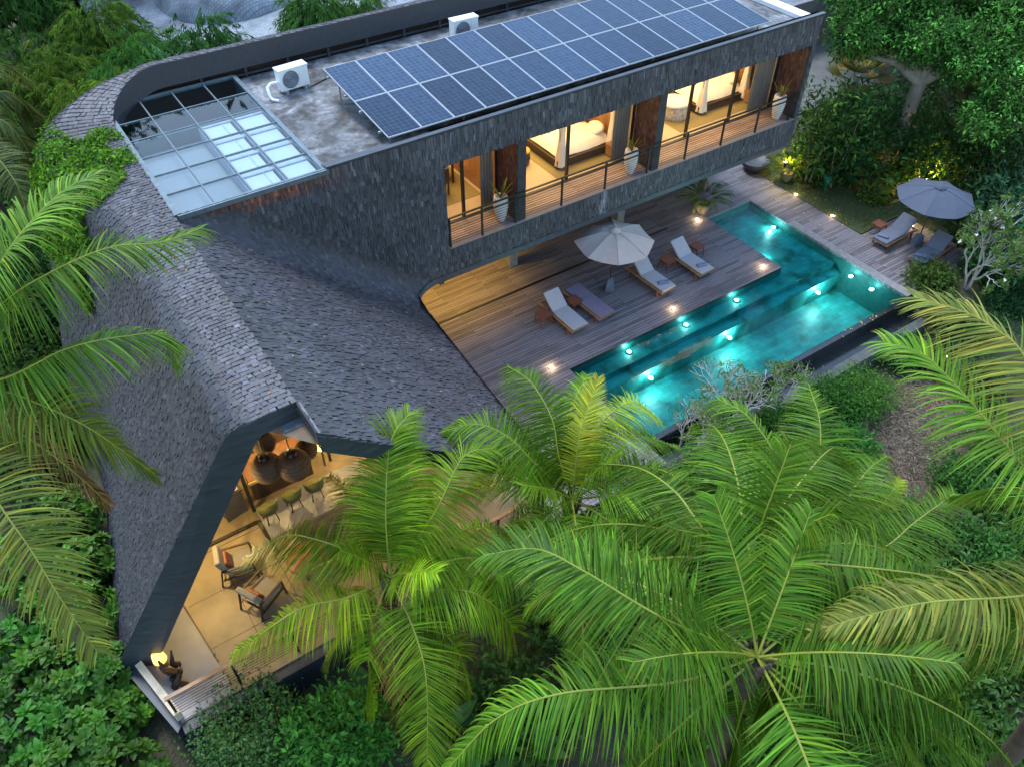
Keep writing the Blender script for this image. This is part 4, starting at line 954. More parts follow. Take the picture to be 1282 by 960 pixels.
palm('coconut palm between the slope eave and the pool corner', (716, 625), 4.3, 3.6, [
    [(700, 572), (691, 524), (665, 479), (636, 459)], [(665, 575), (635, 546), (597, 531), (548, 542)], [(659, 585), (609, 595), (565, 631)], dict(p=[(707, 580), (713, 620), (706, 668)], L=2.6),
    dict(p=[(720, 590), (727, 540), (749, 474)], base=(.2, .27, .02), leaf=.55, droopk=.2, upright=1, L=3.0), dict(p=[(732, 557), (766, 516), (796, 505), (828, 529)], base=BR), [(735, 650), (752, 690), (757, 715)], [(760, 670), (806, 710), (848, 748)],
    [(680, 640), (640, 660), (610, 700)], [(730, 570), (790, 545), (850, 560)], [(690, 612), (640, 600), (592, 612)], [(680, 662), (632, 690), (592, 728)], [(718, 682), (702, 735), (690, 785)], [(770, 620), (830, 620), (880, 650)], [(700, 560), (720, 500), (735, 470)]], base=(.095, .23, .012), lean=(.2, .4), extra=5, amin=3.4, amax=6.6)
palm('tall coconut palm in the lower right foreground, upper crown', (936, 702), 7.6, 4.3, [
    [(882, 662), (845, 615), (801, 586), (752, 580)], dict(p=[(900, 690), (860, 679), (821, 688), (780, 702)]), [(1045, 707), (1167, 721), (1290, 748)], dict(p=[(963, 733), (988, 800)], L=2.8),
    [(975, 650), (1010, 610), (1050, 590)], [(1000, 730), (1080, 760), (1150, 800)], [(915, 720), (890, 770), (880, 830)], [(900, 730), (850, 735), (800, 770)]], base=(.072, .185, .012), lean=(.4, .6), extra=9, young=3, amin=4.5, amax=8.9)
palm('tall coconut palm in the lower right foreground, lower crown with fibrous trunk', (948, 822), 7.6, 4.5, [
    [(841, 820), (774, 840), (704, 884)], [(847, 853), (701, 868), (622, 899), (562, 960)], [(1067, 860), (1151, 899), (1232, 958)], [(1039, 838), (1123, 843), (1228, 852)], dict(p=[(920, 925), (910, 975)], L=3.4), dict(p=[(977, 916), (993, 975)], L=3.4),
    [(834, 775), (732, 715), (672, 687), (606, 694)], [(1050, 900), (1130, 970), (1180, 1040)], [(860, 900), (800, 960), (760, 1010)], [(1010, 780), (1090, 790), (1180, 820)]], base=(.06, .165, .012), lean=(-.5, -.4), extra=7, young=4, amin=4.4, amax=8.9)
palm('younger coconut palm with an upright spear fan behind the tall ones', (1012, 692), 5.2, 3.8, [
    [(985, 630), (968, 566), (935, 520), (900, 500)], dict(p=[(1022, 620), (1027, 534), (1012, 480)], droopk=.5), [(1098, 688), (1147, 652), (1195, 617)], dict(p=[(1045, 680), (1094, 643), (1128, 600)], base=BR, leaf=.6, droopk=.3, upright=1),
    dict(p=[(1018, 660), (1025, 630), (1035, 605)], base=(.16, .26, .02), leaf=.6, droopk=.1, upright=1, L=2.4), [(1050, 640), (1085, 590), (1110, 570)], [(960, 640), (930, 600), (900, 590)], [(1080, 720), (1150, 760), (1200, 800)], [(1000, 760), (1020, 830), (1040, 880)]],
    base=(.072, .185, .012), young=2, lean=(.3, .3), extra=3, amin=-2.6, amax=-.6)
palm('coconut palm whose fronds reach in over the left roof face', (-95, 480), 9.0, 4.9, [
    [(0, 329), (42, 275), (83, 237), (129, 214)], [(0, 383), (62, 342), (137, 310), (200, 304), (251, 286)], dict(p=[(0, 475), (83, 437), (158, 421), (208, 421), (223, 458)], brown=.2), dict(p=[(0, 489), (52, 507), (115, 538), (195, 594)], base=(.13, .21, .025)),
    dict(p=[(0, 632), (36, 684), (78, 752), (122, 816)], base=(.14, .2, .03)), [(-160, 600), (-220, 720)], [(-200, 420), (-320, 430)]], base=(.085, .205, .018), ground=-1.0, lean=(-.5, .3))
palm('coconut palm reaching in from the right edge over dry grass', (1400, 720), 8.6, 4.6, [
    [(1282, 584), (1226, 515), (1188, 473), (1153, 442), (1108, 429)], dict(p=[(1330, 560), (1282, 446), (1250, 415), (1211, 392), (1144, 372)], base=(.13, .17, .03)), dict(p=[(1282, 745), (1167, 753), (1086, 770), (1016, 790)], base=(.13, .18, .03), brown=.15),
    [(1340, 640), (1270, 610), (1200, 620)], [(1320, 760), (1240, 810), (1180, 870)], [(1420, 600), (1440, 480)], [(1500, 760), (1600, 800)]], base=(.07, .17, .015), lean=(2.4, -.8), extra=2, amin=-1.2, amax=.8)
palm('distant green palm at the far left behind the ridge strip', (-60, 150), 6.5, 4.6, [
    [(0, 115), (30, 130), (50, 165)], [(0, 150), (35, 190), (45, 235)], [(-20, 180), (20, 230), (40, 290)], [(-40, 100), (0, 80), (40, 110)]], base=(.08, .13, .035), leaf=.8)

# ------------------------------------------------------------------ rooms upstairs: furniture
def bed(loc, label, w_=2.1, l_=2.3, canopy=True):
    t = thing('canopy_bed', label, 'bed', loc, 0, 'beds upstairs')
    q = MB(); q.b2((-.12, -.12, .05), (l_ + .1, w_ + .12, .3)); q.build('platform', M['darkwood'], t)
    q = MB(); vs = []; fs = []; nx, ny = 15, 13
    for i in range(nx):
        for j in range(ny):
            u, v = i / (nx - 1), j / (ny - 1); e = min(1, min(u, 1 - u, v, 1 - v) * 9); vs.append((u * l_, v * w_, .32 + .27 * math.sqrt(e) + .02 * math.sin(u * 9 + v * 4) + .012 * random.random()))
    for i in range(nx - 1):
        for j in range(ny - 1): fs.append((i * ny + j, (i + 1) * ny + j, (i + 1) * ny + j + 1, i * ny + j + 1))
    q.add(vs, fs, True); q.build('duvet', M['whitecloth'], t)
    for y in (.5, w_ - .5):
        q = MB(); q.lathe([(0.001, -.1), (.3, -.08), (.36, 0), (.3, .08), (.001, .1)], (0, 0, 0), 14); o = q.build('pillow', M['whitecloth'], t); o.location = (l_ - .38, y, .7); o.rotation_euler = (0, -.5, 0); o.scale = (.8, 1.05, 1.1)
    q = MB(); q.b2((l_ + .1, -.1, .1), (l_ + .2, w_ + .1, 1.3)); q.build('headboard', M['wood_in'], t)
    if canopy:
        for x, y in ((0, -.05), (l_, -.05), (0, w_ + .05), (l_, w_ + .05)):
            q = MB(); q.b2((x - .035, y - .035, .3), (x + .035, y + .035, 2.75)); q.build('bedpost', M['darkwood'], t)
            n = 26; rows = []
            for z in np.linspace(.12, 2.74, 16):
                f = (z - .12) / 2.62; r_ = .1 + .34 * abs(f - .42) ** 1.3; rows.append([(x + (.06 if x < 1 else -.06) + r_ * (1 + .22 * math.sin(7 * a)) * math.cos(a), y + r_ * (1 + .22 * math.cos(6 * a)) * math.sin(a), z) for a in np.linspace(0, 2 * math.pi, n)])
            q = MB()
            for a, c in zip(rows[:-1], rows[1:]): q.strip(a, c, True)
            q.build('drape', M['whitecloth'], t)
        q = MB()
        for p, r_ in (((0, -.05), (l_, -.05)), ((0, w_ + .05), (l_, w_ + .05)), ((0, -.05), (0, w_ + .05)), ((l_, -.05), (l_, w_ + .05))): q.beam((*p, 2.76), (*r_, 2.76), .05, .05)
        q.build('canopy_frame', M['darkwood'], t)
bed((14.95, 19.55, 3.95), 'white canopy bed seen through the middle bedroom window')
bed((21.65, 19.85, 3.95), 'white canopy bed seen through the right bedroom window')
q = MB(); q.b2((14.5, 19.0, 3.947), (17.3, 22.5, 3.957)); tag(q.build('olive_rug', M['rug']), 'olive rug under the middle bedroom bed', 'rug')
q = MB(); q.b2((20.1, 19.1, 3.947), (24.1, 23.0, 3.957)); tag(q.build('olive_rug', M['rug']), 'olive rug under the right bedroom bed', 'rug')
q = MB(); q.b2((9.6, 19.6, 3.947), (11.9, 23.0, 3.957)); tag(q.build('olive_rug', M['rug']), 'olive rug under the desk in the small room', 'rug')
t = thing('ottoman', 'round white drum ottoman in the right bedroom', 'ottoman', (20.75, 20.25, 3.96))
q = MB(); q.lathe([(.52, 0), (.54, .1), (.54, .5), (.001, .5)], n=28); q.build('body', mat('patterned_linen', (.5, .45, .38), .9, var=.4, scale=10), t)
q = MB(); q.lathe([(.55, .502), (.57, .55), (.5, .6), (.001, .61)], n=28); q.build('cushion', M['whitecloth'], t)
t = thing('drum_stool', 'dark drum stool with ochre top in the middle bedroom', 'stool', (14.05, 20.5, 3.96))
q = MB(); q.lathe([(.3, 0), (.33, .2), (.3, .45), (.001, .45)], n=24); q.build('body', M['darkwood'], t)
q = MB(); q.lathe([(.31, .452), (.33, .49), (.28, .53), (.001, .53)], n=24); q.build('cushion', mat('ochre_fabric', (.5, .35, .06), .8), t)
for x, y, l in ((17.0, 19.15, 'small wooden bedside table in the middle bedroom'), (23.9, 19.4, 'small wooden bedside table in the right bedroom')):
    t = thing('bedside_table', l, 'bedside table', (x, y, 3.96), 0, 'bedside tables upstairs'); q = MB(); q.b2((-.22, -.2, .4), (.22, .2, .46)); q.build('tabletop', M['wood_in'], t)
    q = MB(); q.b2((-.2, -.18, .06), (.2, .18, .398)); q.build('cabinet', M['wood_in'], t)
    q = MB(); q.b2((-.18, -.186, .2), (.18, -.181, .38)); q.build('drawer', M['teak'], t)
t = thing('desk', 'wooden desk by the wall of the small lit room', 'desk', (10.75, 21.0, 3.96)); q = MB(); q.b2((-.8, -.35, .72), (.8, .35, .77)); q.build('tabletop', M['wood_in'], t)
for x in (-.74, .74):
    for y in (-.3, .3): q = MB(); q.b2((x - .03, y - .03, 0), (x + .03, y + .03, .718)); q.build('leg', M['darkwood'], t)
t = thing('desk_chair', 'dark wooden chair pulled up to the desk', 'chair', (10.8, 20.35, 3.96)); q = MB(); q.b2((-.23, -.22, .42), (.23, .22, .47)); q.build('seat', M['darkwood'], t); q = MB(); q.b2((-.23, -.24, .5), (.23, -.2, .95)); q.build('backrest', M['darkwood'], t)
for x in (-.2, .2):
    for y in (-.2, .2): q = MB(); q.b2((x - .02, y - .02, 0), (x + .02, y + .02, .418)); q.build('leg', M['darkwood'], t)
t = thing('desk_lamp', 'glowing lamp on the desk of the small room', 'lamp', (11.1, 21.05, 4.73)); q = MB(); q.lathe([(.1, 0), (.08, .02), (.015, .03), (.015, .3)], n=14); q.build('base', M['darkwood'], t); q = MB(); q.lathe([(.16, .28), (.1, .5)], n=18); q.build('lamp_shade', M['lamp_shade'], t)
lamp('desk_lamp_glow', 'POINT', (0, 0, .42), 20, WARM, .08, None, t)
def vase(x, y, z, label, h=.85, plant=True, s_=1.0):
    t = thing('vase', label, 'planter', (x, y, z), 0, 'tall white vases on the balcony')
    q = MB(); pr_ = [(.09, 0), (.12, .02)]
    for k in range(1, 25): f = k / 24; pr_.append((.12 + .11 * math.sin(f * 2.2) + (.006 if k % 2 else 0), .02 + f * h))
    pr_ += [(.19, h + .03), (.15, h + .01), (.13, h - .06), (.001, h - .07)]
    q.lathe(pr_, n=20); q.build('pot', M['ceramic'], t)
    n = 9; a = rng.uniform(0, 6.3, n); el_ = rng.uniform(.7, 1.35, n); D = np.stack([np.cos(a) * np.cos(el_), np.sin(a) * np.cos(el_), np.sin(el_)], 1); P = np.tile([[0, 0, h - .08]], (n, 1)) + D * .02
    leafobj('leaf', [blades(P, D, np.cross(D, np.stack([-np.sin(a), np.cos(a), 0 * a], 1)), rng.uniform(.4, .75, n), np.full(n, .085), leafcol(n, (.1, .13, .03), .3, .4), True, .12)], M['leaf'], t)
vase(11.6, 17.98, 3.94, 'tall ribbed white vase with spiky plant before the left pier')
vase(16.75, 17.95, 3.94, 'tall ribbed white vase with spiky plant before the middle pier')
vase(23.75, 17.95, 3.94, 'tall smooth white vase with spiky plant at the balcony end', .9)

# ------------------------------------------------------------------ living pavilion: furniture
def pendant(x, y, z, r_, label):
    t = thing('pendant_lamp', label, 'pendant lamp', (x, y, z), 0, 'woven pendant lamps under the roof')
    q = MB(); q.lathe([(r_ * .35, r_ * .85), (r_ * .75, r_ * .62), (r_ * .98, .15 * r_), (r_, -.2 * r_), (r_ * .85, -.7 * r_)], n=28); o = q.build('lamp_shade', M['wicker'], t)
    md = o.modifiers.new('t', 'SOLIDIFY'); md.thickness = .012
    q = MB(); q.lathe([(r_ * .36, r_ * .84), (r_ * .3, r_ * 1.12), (.02, r_ * 1.15)], n=20); q.build('collar', M['black'], t)
    q = MB()
    for k in range(28): a = 2 * math.pi * k / 28; q.tube([(1.015 * b_[0] * r_ * math.cos(a), 1.015 * b_[0] * r_ * math.sin(a), b_[1] * r_) for b_ in ((.35, .85), (.75, .62), (.98, .15), (1, -.2), (.85, -.7))], .007, 4, False)
    q.build('rib', M['darkwood'], t)
    q = MB()
    for zz, rr in ((.5, .83), (.25, .95), (0, 1.0), (-.25, .99), (-.5, .92)): q.tube([(rr * 1.02 * r_ * math.cos(a), rr * 1.02 * r_ * math.sin(a), zz * r_) for a in np.linspace(0, 2 * math.pi, 25)], .006, 4, False)
    q.build('hoop', M['darkwood'], t)
    q = MB(); q.tube([(0, 0, r_ * 1.1), (0, 0, 7.2 - z)], .012, 5); q.build('cord', M['black'], t)
    q = MB(); q.lathe([(0.001, .1), (.06, .04), (.06, -.04), (.001, -.1)], n=10); q.build('bulb', M['lamp_warm'], t)
pendant(*at(329, 552, 3.6)[:2], 3.6, .29, 'woven dome pendant lamp furthest back under the roof apex'); pendant(*at(334, 584, 3.5)[:2], 3.5, .36, 'woven dome pendant lamp nearest the glazing post')
pendant(*at(367.5, 580, 3.6)[:2], 3.6, .38, 'largest woven dome pendant lamp below the pale flashing'); pendant(*at(383, 561, 3.3)[:2], 3.3, .26, 'smallest woven pendant lamp half hidden behind the largest')
t = thing('dining_counter', 'long dark wood counter with yellow lit edge under the pendant lamps', 'counter', (2.45, 15.5, .012), R(0))
q = MB(); q.b2((-.85, -.42, .86), (.95, .5, .92)); q.build('tabletop', M['redwood'], t); q = MB(); q.b2((-.8, -.3, 0), (.9, .45, .858)); q.build('base', M['darkwood'], t)
q = MB(); q.b2((-.88, -.46, .84), (.98, -.422, .93)); q.build('edge', mat('oak_edge', (.55, .38, .12), .5), t)
def dining(x, y, rz, label):
    t = thing('dining_chair', label, 'chair', (x, y, .05), rz, 'olive yellow chairs along the counter')
    q = MB(); q.lathe([(.001, .43), (.22, .43), (.24, .47), (.2, .5), (.001, .51)], n=16); q.build('seat', M['yellow_chair'], t)
    q = MB(); A = [(.26 * math.cos(a), .26 * math.sin(a), .46) for a in np.linspace(R(190), R(350), 13)]; Bc = [(.31 * math.cos(a), .31 * math.sin(a), .88 - .1 * abs(k - 6) / 6) for k, a in enumerate(np.linspace(R(190), R(350), 13))]
    q.strip(A, Bc, True); o = q.build('backrest', M['yellow_chair'], t); o.modifiers.new('t', 'SOLIDIFY').thickness = .05
    for a in (45, 135, 225, 315): q = MB(); q.beam((.15 * math.cos(R(a)), .15 * math.sin(R(a)), .43), (.22 * math.cos(R(a)), .22 * math.sin(R(a)), 0), .03, .03); q.build('leg', M['darkwood'], t)
for x, y, l in ((1.75, 14.35, 'olive yellow chair at the counter end near the sliding track'), (2.45, 14.4, 'olive yellow chair in the middle of the counter'), (3.1, 14.4, 'olive yellow chair at the counter end near the white lamp')): dining(x, y, R(random.uniform(-12, 12)), l)
t = thing('globe_lamp', 'glowing round lamp standing beside the counter', 'lamp', (3.75, 15.3, .9)); q = MB(); q.lathe([(.001, .24), (.14, .2), (.2, .08), (.2, -.04), (.13, -.14), (.001, -.17)], n=20); q.build('lamp_shade', M['lamp_shade'], t); q = MB(); q.tube([(0, 0, -.15), (0, 0, -.88)], .03, 8); q.build('stand', M['darkwood'], t)
lamp('globe_glow', 'POINT', (0, -.3, .1), 16, WARM, .12, None, t)
t = thing('coffee_machine', 'silver coffee machine on a dark stand by the glazing', 'coffee machine', (1.0, 15.2, .95), R(10)); q = MB(); q.b2((-.25, -.2, 0), (.25, .2, .12)); q.b2((-.25, .0, .121), (.25, .2, .38)); q.b2((-.27, -.2, .381), (.27, .22, .44)); q.build('casing', M['white'], t); q = MB(); q.b2((-.2, -.21, .3), (.2, -.01, .375)); q.build('group_head', M['black'], t)
t = thing('serving_stand', 'dark stand below the coffee machine', 'cabinet', (1.0, 15.2, .013), R(10)); q = MB(); q.b2((-.34, -.28, .9), (.34, .28, .935)); q.build('top', M['darkwood'], t); q = MB(); q.b2((-.3, -.24, 0), (.3, .24, .898)); q.build('carcass', mat('charcoal', (.05, .05, .05), .5), t)
def armchair(x, y, rz, label):
    t = thing('armchair', label, 'armchair', (x, y, .013), rz, 'wood framed armchairs')
    q = MB()
    for s_ in (-1, 1): q.beam((s_ * .34, -.36, .58), (s_ * .34, .42, .6), .05, .035); q.beam((s_ * .34, -.34, .3), (s_ * .34, .44, .24), .035, .05)
    q.beam((-.34, .38, .3), (.34, .38, .3), .04, .05); q.beam((-.34, -.32, .3), (.34, -.32, .3), .04, .05); q.build('frame', M['darkwood'], t)
    for s_ in (-1, 1): q = MB(); q.beam((s_ * .34, -.34, .6), (s_ * .34, -.38, 0), .04, .04); q.build('leg', M['darkwood'], t); q = MB(); q.beam((s_ * .34, .4, .62), (s_ * .34, .52, 0), .04, .04); q.build('leg', M['darkwood'], t)
    def cush(name, c, d, rx):
        q = MB(); q.box((0, 0, 0), d); o = q.build(name, M['chair_pad'], t); o.location = c; o.rotation_euler = (rx, 0, 0); md = o.modifiers.new('b', 'BEVEL'); md.width = .045; md.segments = 3
    cush('seat_cushion', (0, -.02, .38), (.6, .66, .14), R(4)); cush('back_cushion', (0, .36, .66), (.6, .15, .56), R(-18))
    q = MB(); q.box((0, 0, 0), (.42, .1, .3)); o = q.build('throw_pillow', M['redwood'], t); o.location = (0, .22, .6); o.rotation_euler = (R(-25), 0, 0); md = o.modifiers.new('b', 'BEVEL'); md.width = .04; md.segments = 3
armchair(.52, 13.3, R(78), 'wood framed armchair nearer the sliding glass track'); armchair(.72, 12.15, R(108 + 10), 'wood framed armchair nearer the terrace railing')
t = thing('coffee_table', 'round dark wood coffee table under the palm frond', 'coffee table', (2.0, 12.4, .03)); q = MB(); q.lathe([(.5, .38), (.52, .4), (.5, .43), (.001, .435)], n=28); q.build('tabletop', M['redwood'], t)
for a in (0, 120, 240): q = MB(); q.beam((.3 * math.cos(R(a)), .3 * math.sin(R(a)), .38), (.36 * math.cos(R(a)), .36 * math.sin(R(a)), 0), .06, .06); q.build('leg', M['darkwood'], t)
t = thing('driftwood_sculpture', 'dark gnarled driftwood sculpture in the terrace corner', 'sculpture', (-1.78, 11.35, .03)); q = MB()
for k in range(7): q.tube([(random.uniform(-.15, .15), -.3 + k * .1, 0), (random.uniform(-.15, .15), -.25 + k * .08, .25), (random.uniform(-.25, .2), -.2 + k * .1, .5 + .1 * random.random())], [.09, .07, .02], 7)
q.build('body', M['darkwood'], t)
t = thing('floor_lamp', 'small glowing yellow floor lamp in the terrace corner', 'lamp', (-1.93, 11.82, .03)); q = MB(); q.lathe([(.12, 0), (.1, .03), (.02, .04), (.02, .3)], n=12); q.build('base', M['darkwood'], t); q = MB(); q.lathe([(.16, .28), (.13, .52), (.001, .53)], n=16); q.build('lamp_shade', M['lamp_shade'], t)

# ------------------------------------------------------------------ neighbouring roof behind the wing
t = thing('neighbour_house', 'pale grey shingled curved roof behind the villa', 'house', (0, 0, 0))
def nmat():
    m, n, b, ns, L = NT('pale_grey_shingle')
    tc = ns.new('ShaderNodeTexCoord'); br = ns.new('ShaderNodeTexBrick'); br.inputs['Scale'].default_value = 1; br.inputs['Brick Width'].default_value = .16; br.inputs['Row Height'].default_value = .1; br.inputs['Mortar Size'].default_value = .012
    br.inputs['Color1'].default_value = (.24, .27, .3, 1); br.inputs['Color2'].default_value = (.33, .37, .4, 1); br.inputs['Mortar'].default_value = (.17, .19, .21, 1); L.new(tc.outputs['Object'], br.inputs[0])
    nz = ns.new('ShaderNodeTexNoise'); nz.inputs['Scale'].default_value = .5; nz.inputs['Detail'].default_value = 8; L.new(tc.outputs['Object'], nz.inputs[0]); r = ramp(ns, [(.35, (.35, .36, .38)), (.6, (1.15, 1.15, 1.15))]); L.new(nz.outputs[0], r.inputs[0])
    x = ns.new('ShaderNodeMix'); x.data_type = 'RGBA'; x.blend_type = 'MULTIPLY'; x.inputs[0].default_value = 1; L.new(br.outputs[0], x.inputs[6]); L.new(r.outputs[0], x.inputs[7]); L.new(x.outputs[2], b.inputs['Base Color']); b.inputs['Roughness'].default_value = .6
    return m
M['nshingle'] = nmat()
nx, ny = 60, 30; G = np.zeros((nx, ny, 3))
for i in range(nx):
    for j in range(ny): x = 5 + i * .75; y = 28 + j * .7; G[i, j] = (x, y, 2.6 + 1.4 * math.sin((x - 6) * .12) + .09 * (y - 28) + .3 * math.sin(y * .3))
grid_mesh('roof', G, M['nshingle'], t)
c0 = at(300, -20, 4.2); q = MB()
prof = [(3.0, 1.15), (3.6, .75), (4.1, .2), (4.4, -.5), (4.45, -1.2)]; q.lathe([(r_, z) for r_, z in prof], (c0[0], c0[1], 4.2), 60); q.build('round_roof', M['nshingle'], t)
q = MB(); q.lathe([(4.46, -.45), (4.52, -.48), (4.5, -.56), (4.44, -.6)], (c0[0], c0[1], 4.2), 60); q.build('roof_rim', M['alu'], t)
q = MB(); q.b2((5, 28.0, 0), (49, 28.3, 2.5)); q.build('wall', M['concrete_wall'], t)
C, d = clump_points([(c0[0], c0[1], 5.2, 3.1, 3.1, .5)], 900, .2); leafobj('roof_plants', [rosettes(C[C[:, 2] > 5], d[C[:, 2] > 5] * .3 + np.array([0, 0, 1]), 6, .3, .35, (.05, .1, .02))], M['leaf'], t)

# ------------------------------------------------------------------ shrubs and trees
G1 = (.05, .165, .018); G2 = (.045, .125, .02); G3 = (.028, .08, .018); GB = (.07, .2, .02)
def ros_bush(px, py, r_, h, label, base=G1, size=.27, n=46, zt=.35, asp=.5, group='broad leaved shrubs at the lower left'):
    fb = random.uniform(.75, 1.3); base = (base[0] * fb * random.uniform(.85, 1.3), base[1] * fb, base[2] * fb); p = at(px, py, zt); gz = -1.1; t = thing('broadleaf_shrub', label, 'shrub', (p[0], p[1], gz), 0, group); hh = zt - gz
    C = []; d = []
    dd = rand_dir(n * 2); dd = dd[dd[:, 2] > -.15][:n]; C = dd * np.array([r_, r_, hh * .55]) * rng.uniform(.8, 1.08, (len(dd), 1)) + np.array([0, 0, hh * .5]); d = dd + np.array([0, 0, .55])
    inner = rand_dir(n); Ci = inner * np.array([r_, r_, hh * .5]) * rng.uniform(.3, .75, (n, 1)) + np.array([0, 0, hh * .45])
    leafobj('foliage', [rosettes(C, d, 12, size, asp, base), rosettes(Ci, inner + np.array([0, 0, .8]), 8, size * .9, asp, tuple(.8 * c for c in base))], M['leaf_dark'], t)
    q = MB()
    for k in range(6): a = k * 1.05; q.tube([(0, 0, -.1), (.4 * r_ * math.cos(a), .4 * r_ * math.sin(a), hh * .4), (.8 * r_ * math.cos(a), .8 * r_ * math.sin(a), hh * .75)], [.04, .03, .012], 6)
    q.build('stem', M['trunk'], t); return t
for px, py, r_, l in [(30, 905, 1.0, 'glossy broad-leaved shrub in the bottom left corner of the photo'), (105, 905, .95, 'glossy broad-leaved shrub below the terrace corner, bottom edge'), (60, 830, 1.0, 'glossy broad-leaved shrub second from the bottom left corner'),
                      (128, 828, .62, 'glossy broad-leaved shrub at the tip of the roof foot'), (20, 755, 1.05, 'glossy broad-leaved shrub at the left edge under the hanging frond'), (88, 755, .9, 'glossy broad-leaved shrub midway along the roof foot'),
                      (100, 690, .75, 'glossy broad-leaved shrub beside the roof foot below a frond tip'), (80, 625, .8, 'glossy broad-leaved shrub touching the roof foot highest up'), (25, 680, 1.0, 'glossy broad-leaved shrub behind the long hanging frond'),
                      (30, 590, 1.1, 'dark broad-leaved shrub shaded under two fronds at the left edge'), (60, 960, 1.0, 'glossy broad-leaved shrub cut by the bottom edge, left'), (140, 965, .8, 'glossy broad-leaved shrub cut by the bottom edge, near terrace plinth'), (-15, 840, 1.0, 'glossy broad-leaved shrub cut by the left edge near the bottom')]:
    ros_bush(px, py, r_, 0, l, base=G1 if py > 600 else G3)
ros_bush(172, 868, .5, 0, 'small bright rosette shrub against the terrace plinth', base=GB, zt=-.25, n=26)
def bush_at(px, py, zt, rx, rz_, nclump, per, size, asp, base, label, name='shrub', gz=-1.1, group=None, cat='shrub', squash=1.0, **kw):
    fb = random.uniform(.8, 1.25); base = (base[0] * fb * random.uniform(.85, 1.25), base[1] * fb, base[2] * fb); p = at(px, py, zt); hh = zt - gz; bl = []
    for k in range(6):
        a = k * 1.05; bl.append((rx * .5 * math.cos(a), rx * .5 * math.sin(a) * squash, hh * random.uniform(.25, .8), rx * random.uniform(.3, .7), rx * random.uniform(.3, .7), min(rz_, hh * random.uniform(.25, .5))))
    bl.append((0, 0, hh - rz_ * .6, rx * .7, rx * .7, rz_ * .6))
    return bush(name, label, cat, (p[0], p[1], gz), bl, nclump, per, size, asp, base, group=group, **kw)
bush_at(300, 890, .55, 1.35, 1.0, 760, 9, .1, .55, (.05, .13, .03), 'dense small-leaved dark green bush in front of the terrace railing', m='leaf_dark')
bush_at(412, 905, .7, 1.2, 1.0, 330, 13, .18, .42, (.065, .22, .032), 'bright green compound-leaved bush at the bottom edge', m='leaf')
def bigleaf(px, py, zt, n, size, asp, base, label, name='banana_plant', cat='plant', gz=-1.1, group=None):
    p = at(px, py, zt); t = thing(name, label, cat, (p[0], p[1], gz), 0, group); hh = zt - gz
    a = rng.uniform(0, 6.3, n); el_ = rng.uniform(.2, 1.2, n); D = np.stack([np.cos(a) * np.cos(el_), np.sin(a) * np.cos(el_), np.sin(el_)], 1); st = D * np.array([.35, .35, 0]) + np.array([0, 0, hh * .55]) * rng.uniform(.6, 1.2, (n, 1))
    leafobj('foliage', [blades(st, D, np.tile([[0, 0, 1.]], (n, 1)) + .2 * rand_dir(n), size * rng.uniform(.7, 1.2, n), size * asp * rng.uniform(.8, 1.1, n), leafcol(n, base, .3, .15), True, .45)], M['leaf_dark'], t)
    q = MB()
    for k in range(n): q.tube([(0, 0, -.1), tuple(st[k] * .5), tuple(st[k])], .015, 5)
    q.build('stem', M['rachis'], t)
for px, py, l in ((472, 862, 'large-leaved plant in shade under the bright green palm'), (515, 865, 'large-leaved plant right of the compound-leaved bush'), (560, 905, 'large-leaved plant below the hanging palm frond'), (660, 925, 'large-leaved plant at the bottom edge between palms')): bigleaf(px, py, .1, 16, .75, .45, (.03, .1, .02), l, group='large leaved plants below palms')
# ground plants below the palms: one uncountable mass
bl = []
for k in range(95):
    x = random.uniform(3, 22); y = random.uniform(.5, 8.2); 
    if not (16.6 < x < 21 and 4.9 < y < 8.2): bl.append((x, y, -.75, .9, .9, .45))
bl += [(random.uniform(6, 16), random.uniform(-2.5, 1.5), -.8, .9, .9, .5) for k in range(22)]
bl += [(x, y, -.8, .8, .8, .5) for x, y in ((-5, 9.5), (-6, 12), (-4, 8), (0, 8.6), (-2, 7.5), (-7, 15), (-6, 18), (-5, 21), (-8, 20))]
tag(leafobj('undergrowth', [foliage(bl, 9500, 7, .22, .42, G2, spread=.2, shell=.3)], M['leaf_dark']), 'dark leafy undergrowth covering the ground below the palms', 'undergrowth', kind='stuff')
# left flank and creeper
for px, py, zt, rx, l in [(95, 300, 3.6, 1.3, 'dark leafy tree against the upper part of the left roof face'), (60, 345, 3.0, 1.4, 'dark leafy tree behind the fronds at the left edge'), (20, 300, 3.6, 1.7, 'dark leafy tree at the left edge under the far palm'), (15, 400, 2.2, 1.5, 'dark leafy tree between the two long fronds at the left edge'), (5, 520, 1.0, 1.4, 'dark leafy tree low at the left edge'), (60, 450, 1.0, 1.2, 'dark leafy shrub under the drooping frond by the roof')]:
    bush_at(px, py, zt, rx, 1.5, 420, 10, .22, .45, (.035, .1, .018), l, name='leafy_tree', cat='tree', group='dark trees along the left roof face', spread=.25)
tt = []; ss = []
while len(tt) < 8500:
    t_ = random.uniform(8.2, 12.6); s_ = random.uniform(.02, 4.6); e = .55 * math.sin(s_ * 3.1 + t_) * .4 + .35 * math.sin(t_ * 5)
    lo = 8.9 + .25 * math.sin(s_ * 4) + max(0, (1.2 - s_)) * .2; hi = 12.2 + .3 * math.sin(s_ * 5) - .5 * max(0, 1.2 - s_)
    if lo < t_ < hi + .2 * random.random() and not (s_ < .45 and math.sin(t_ * 4.1) > .1): tt.append(t_); ss.append(s_)
tt = np.array(tt); ss = np.array(ss); sf = s_to_frac(tt, ss); P = samp(Gs, tt, sf); N = samp(NN, tt, sf)
dens = np.sin(P[:, 0] * 6) * np.sin(P[:, 1] * 5 + 1) ; P = P + N * (rng.uniform(.02, .16, len(P)) * (1 + .6 * dens))[:, None]
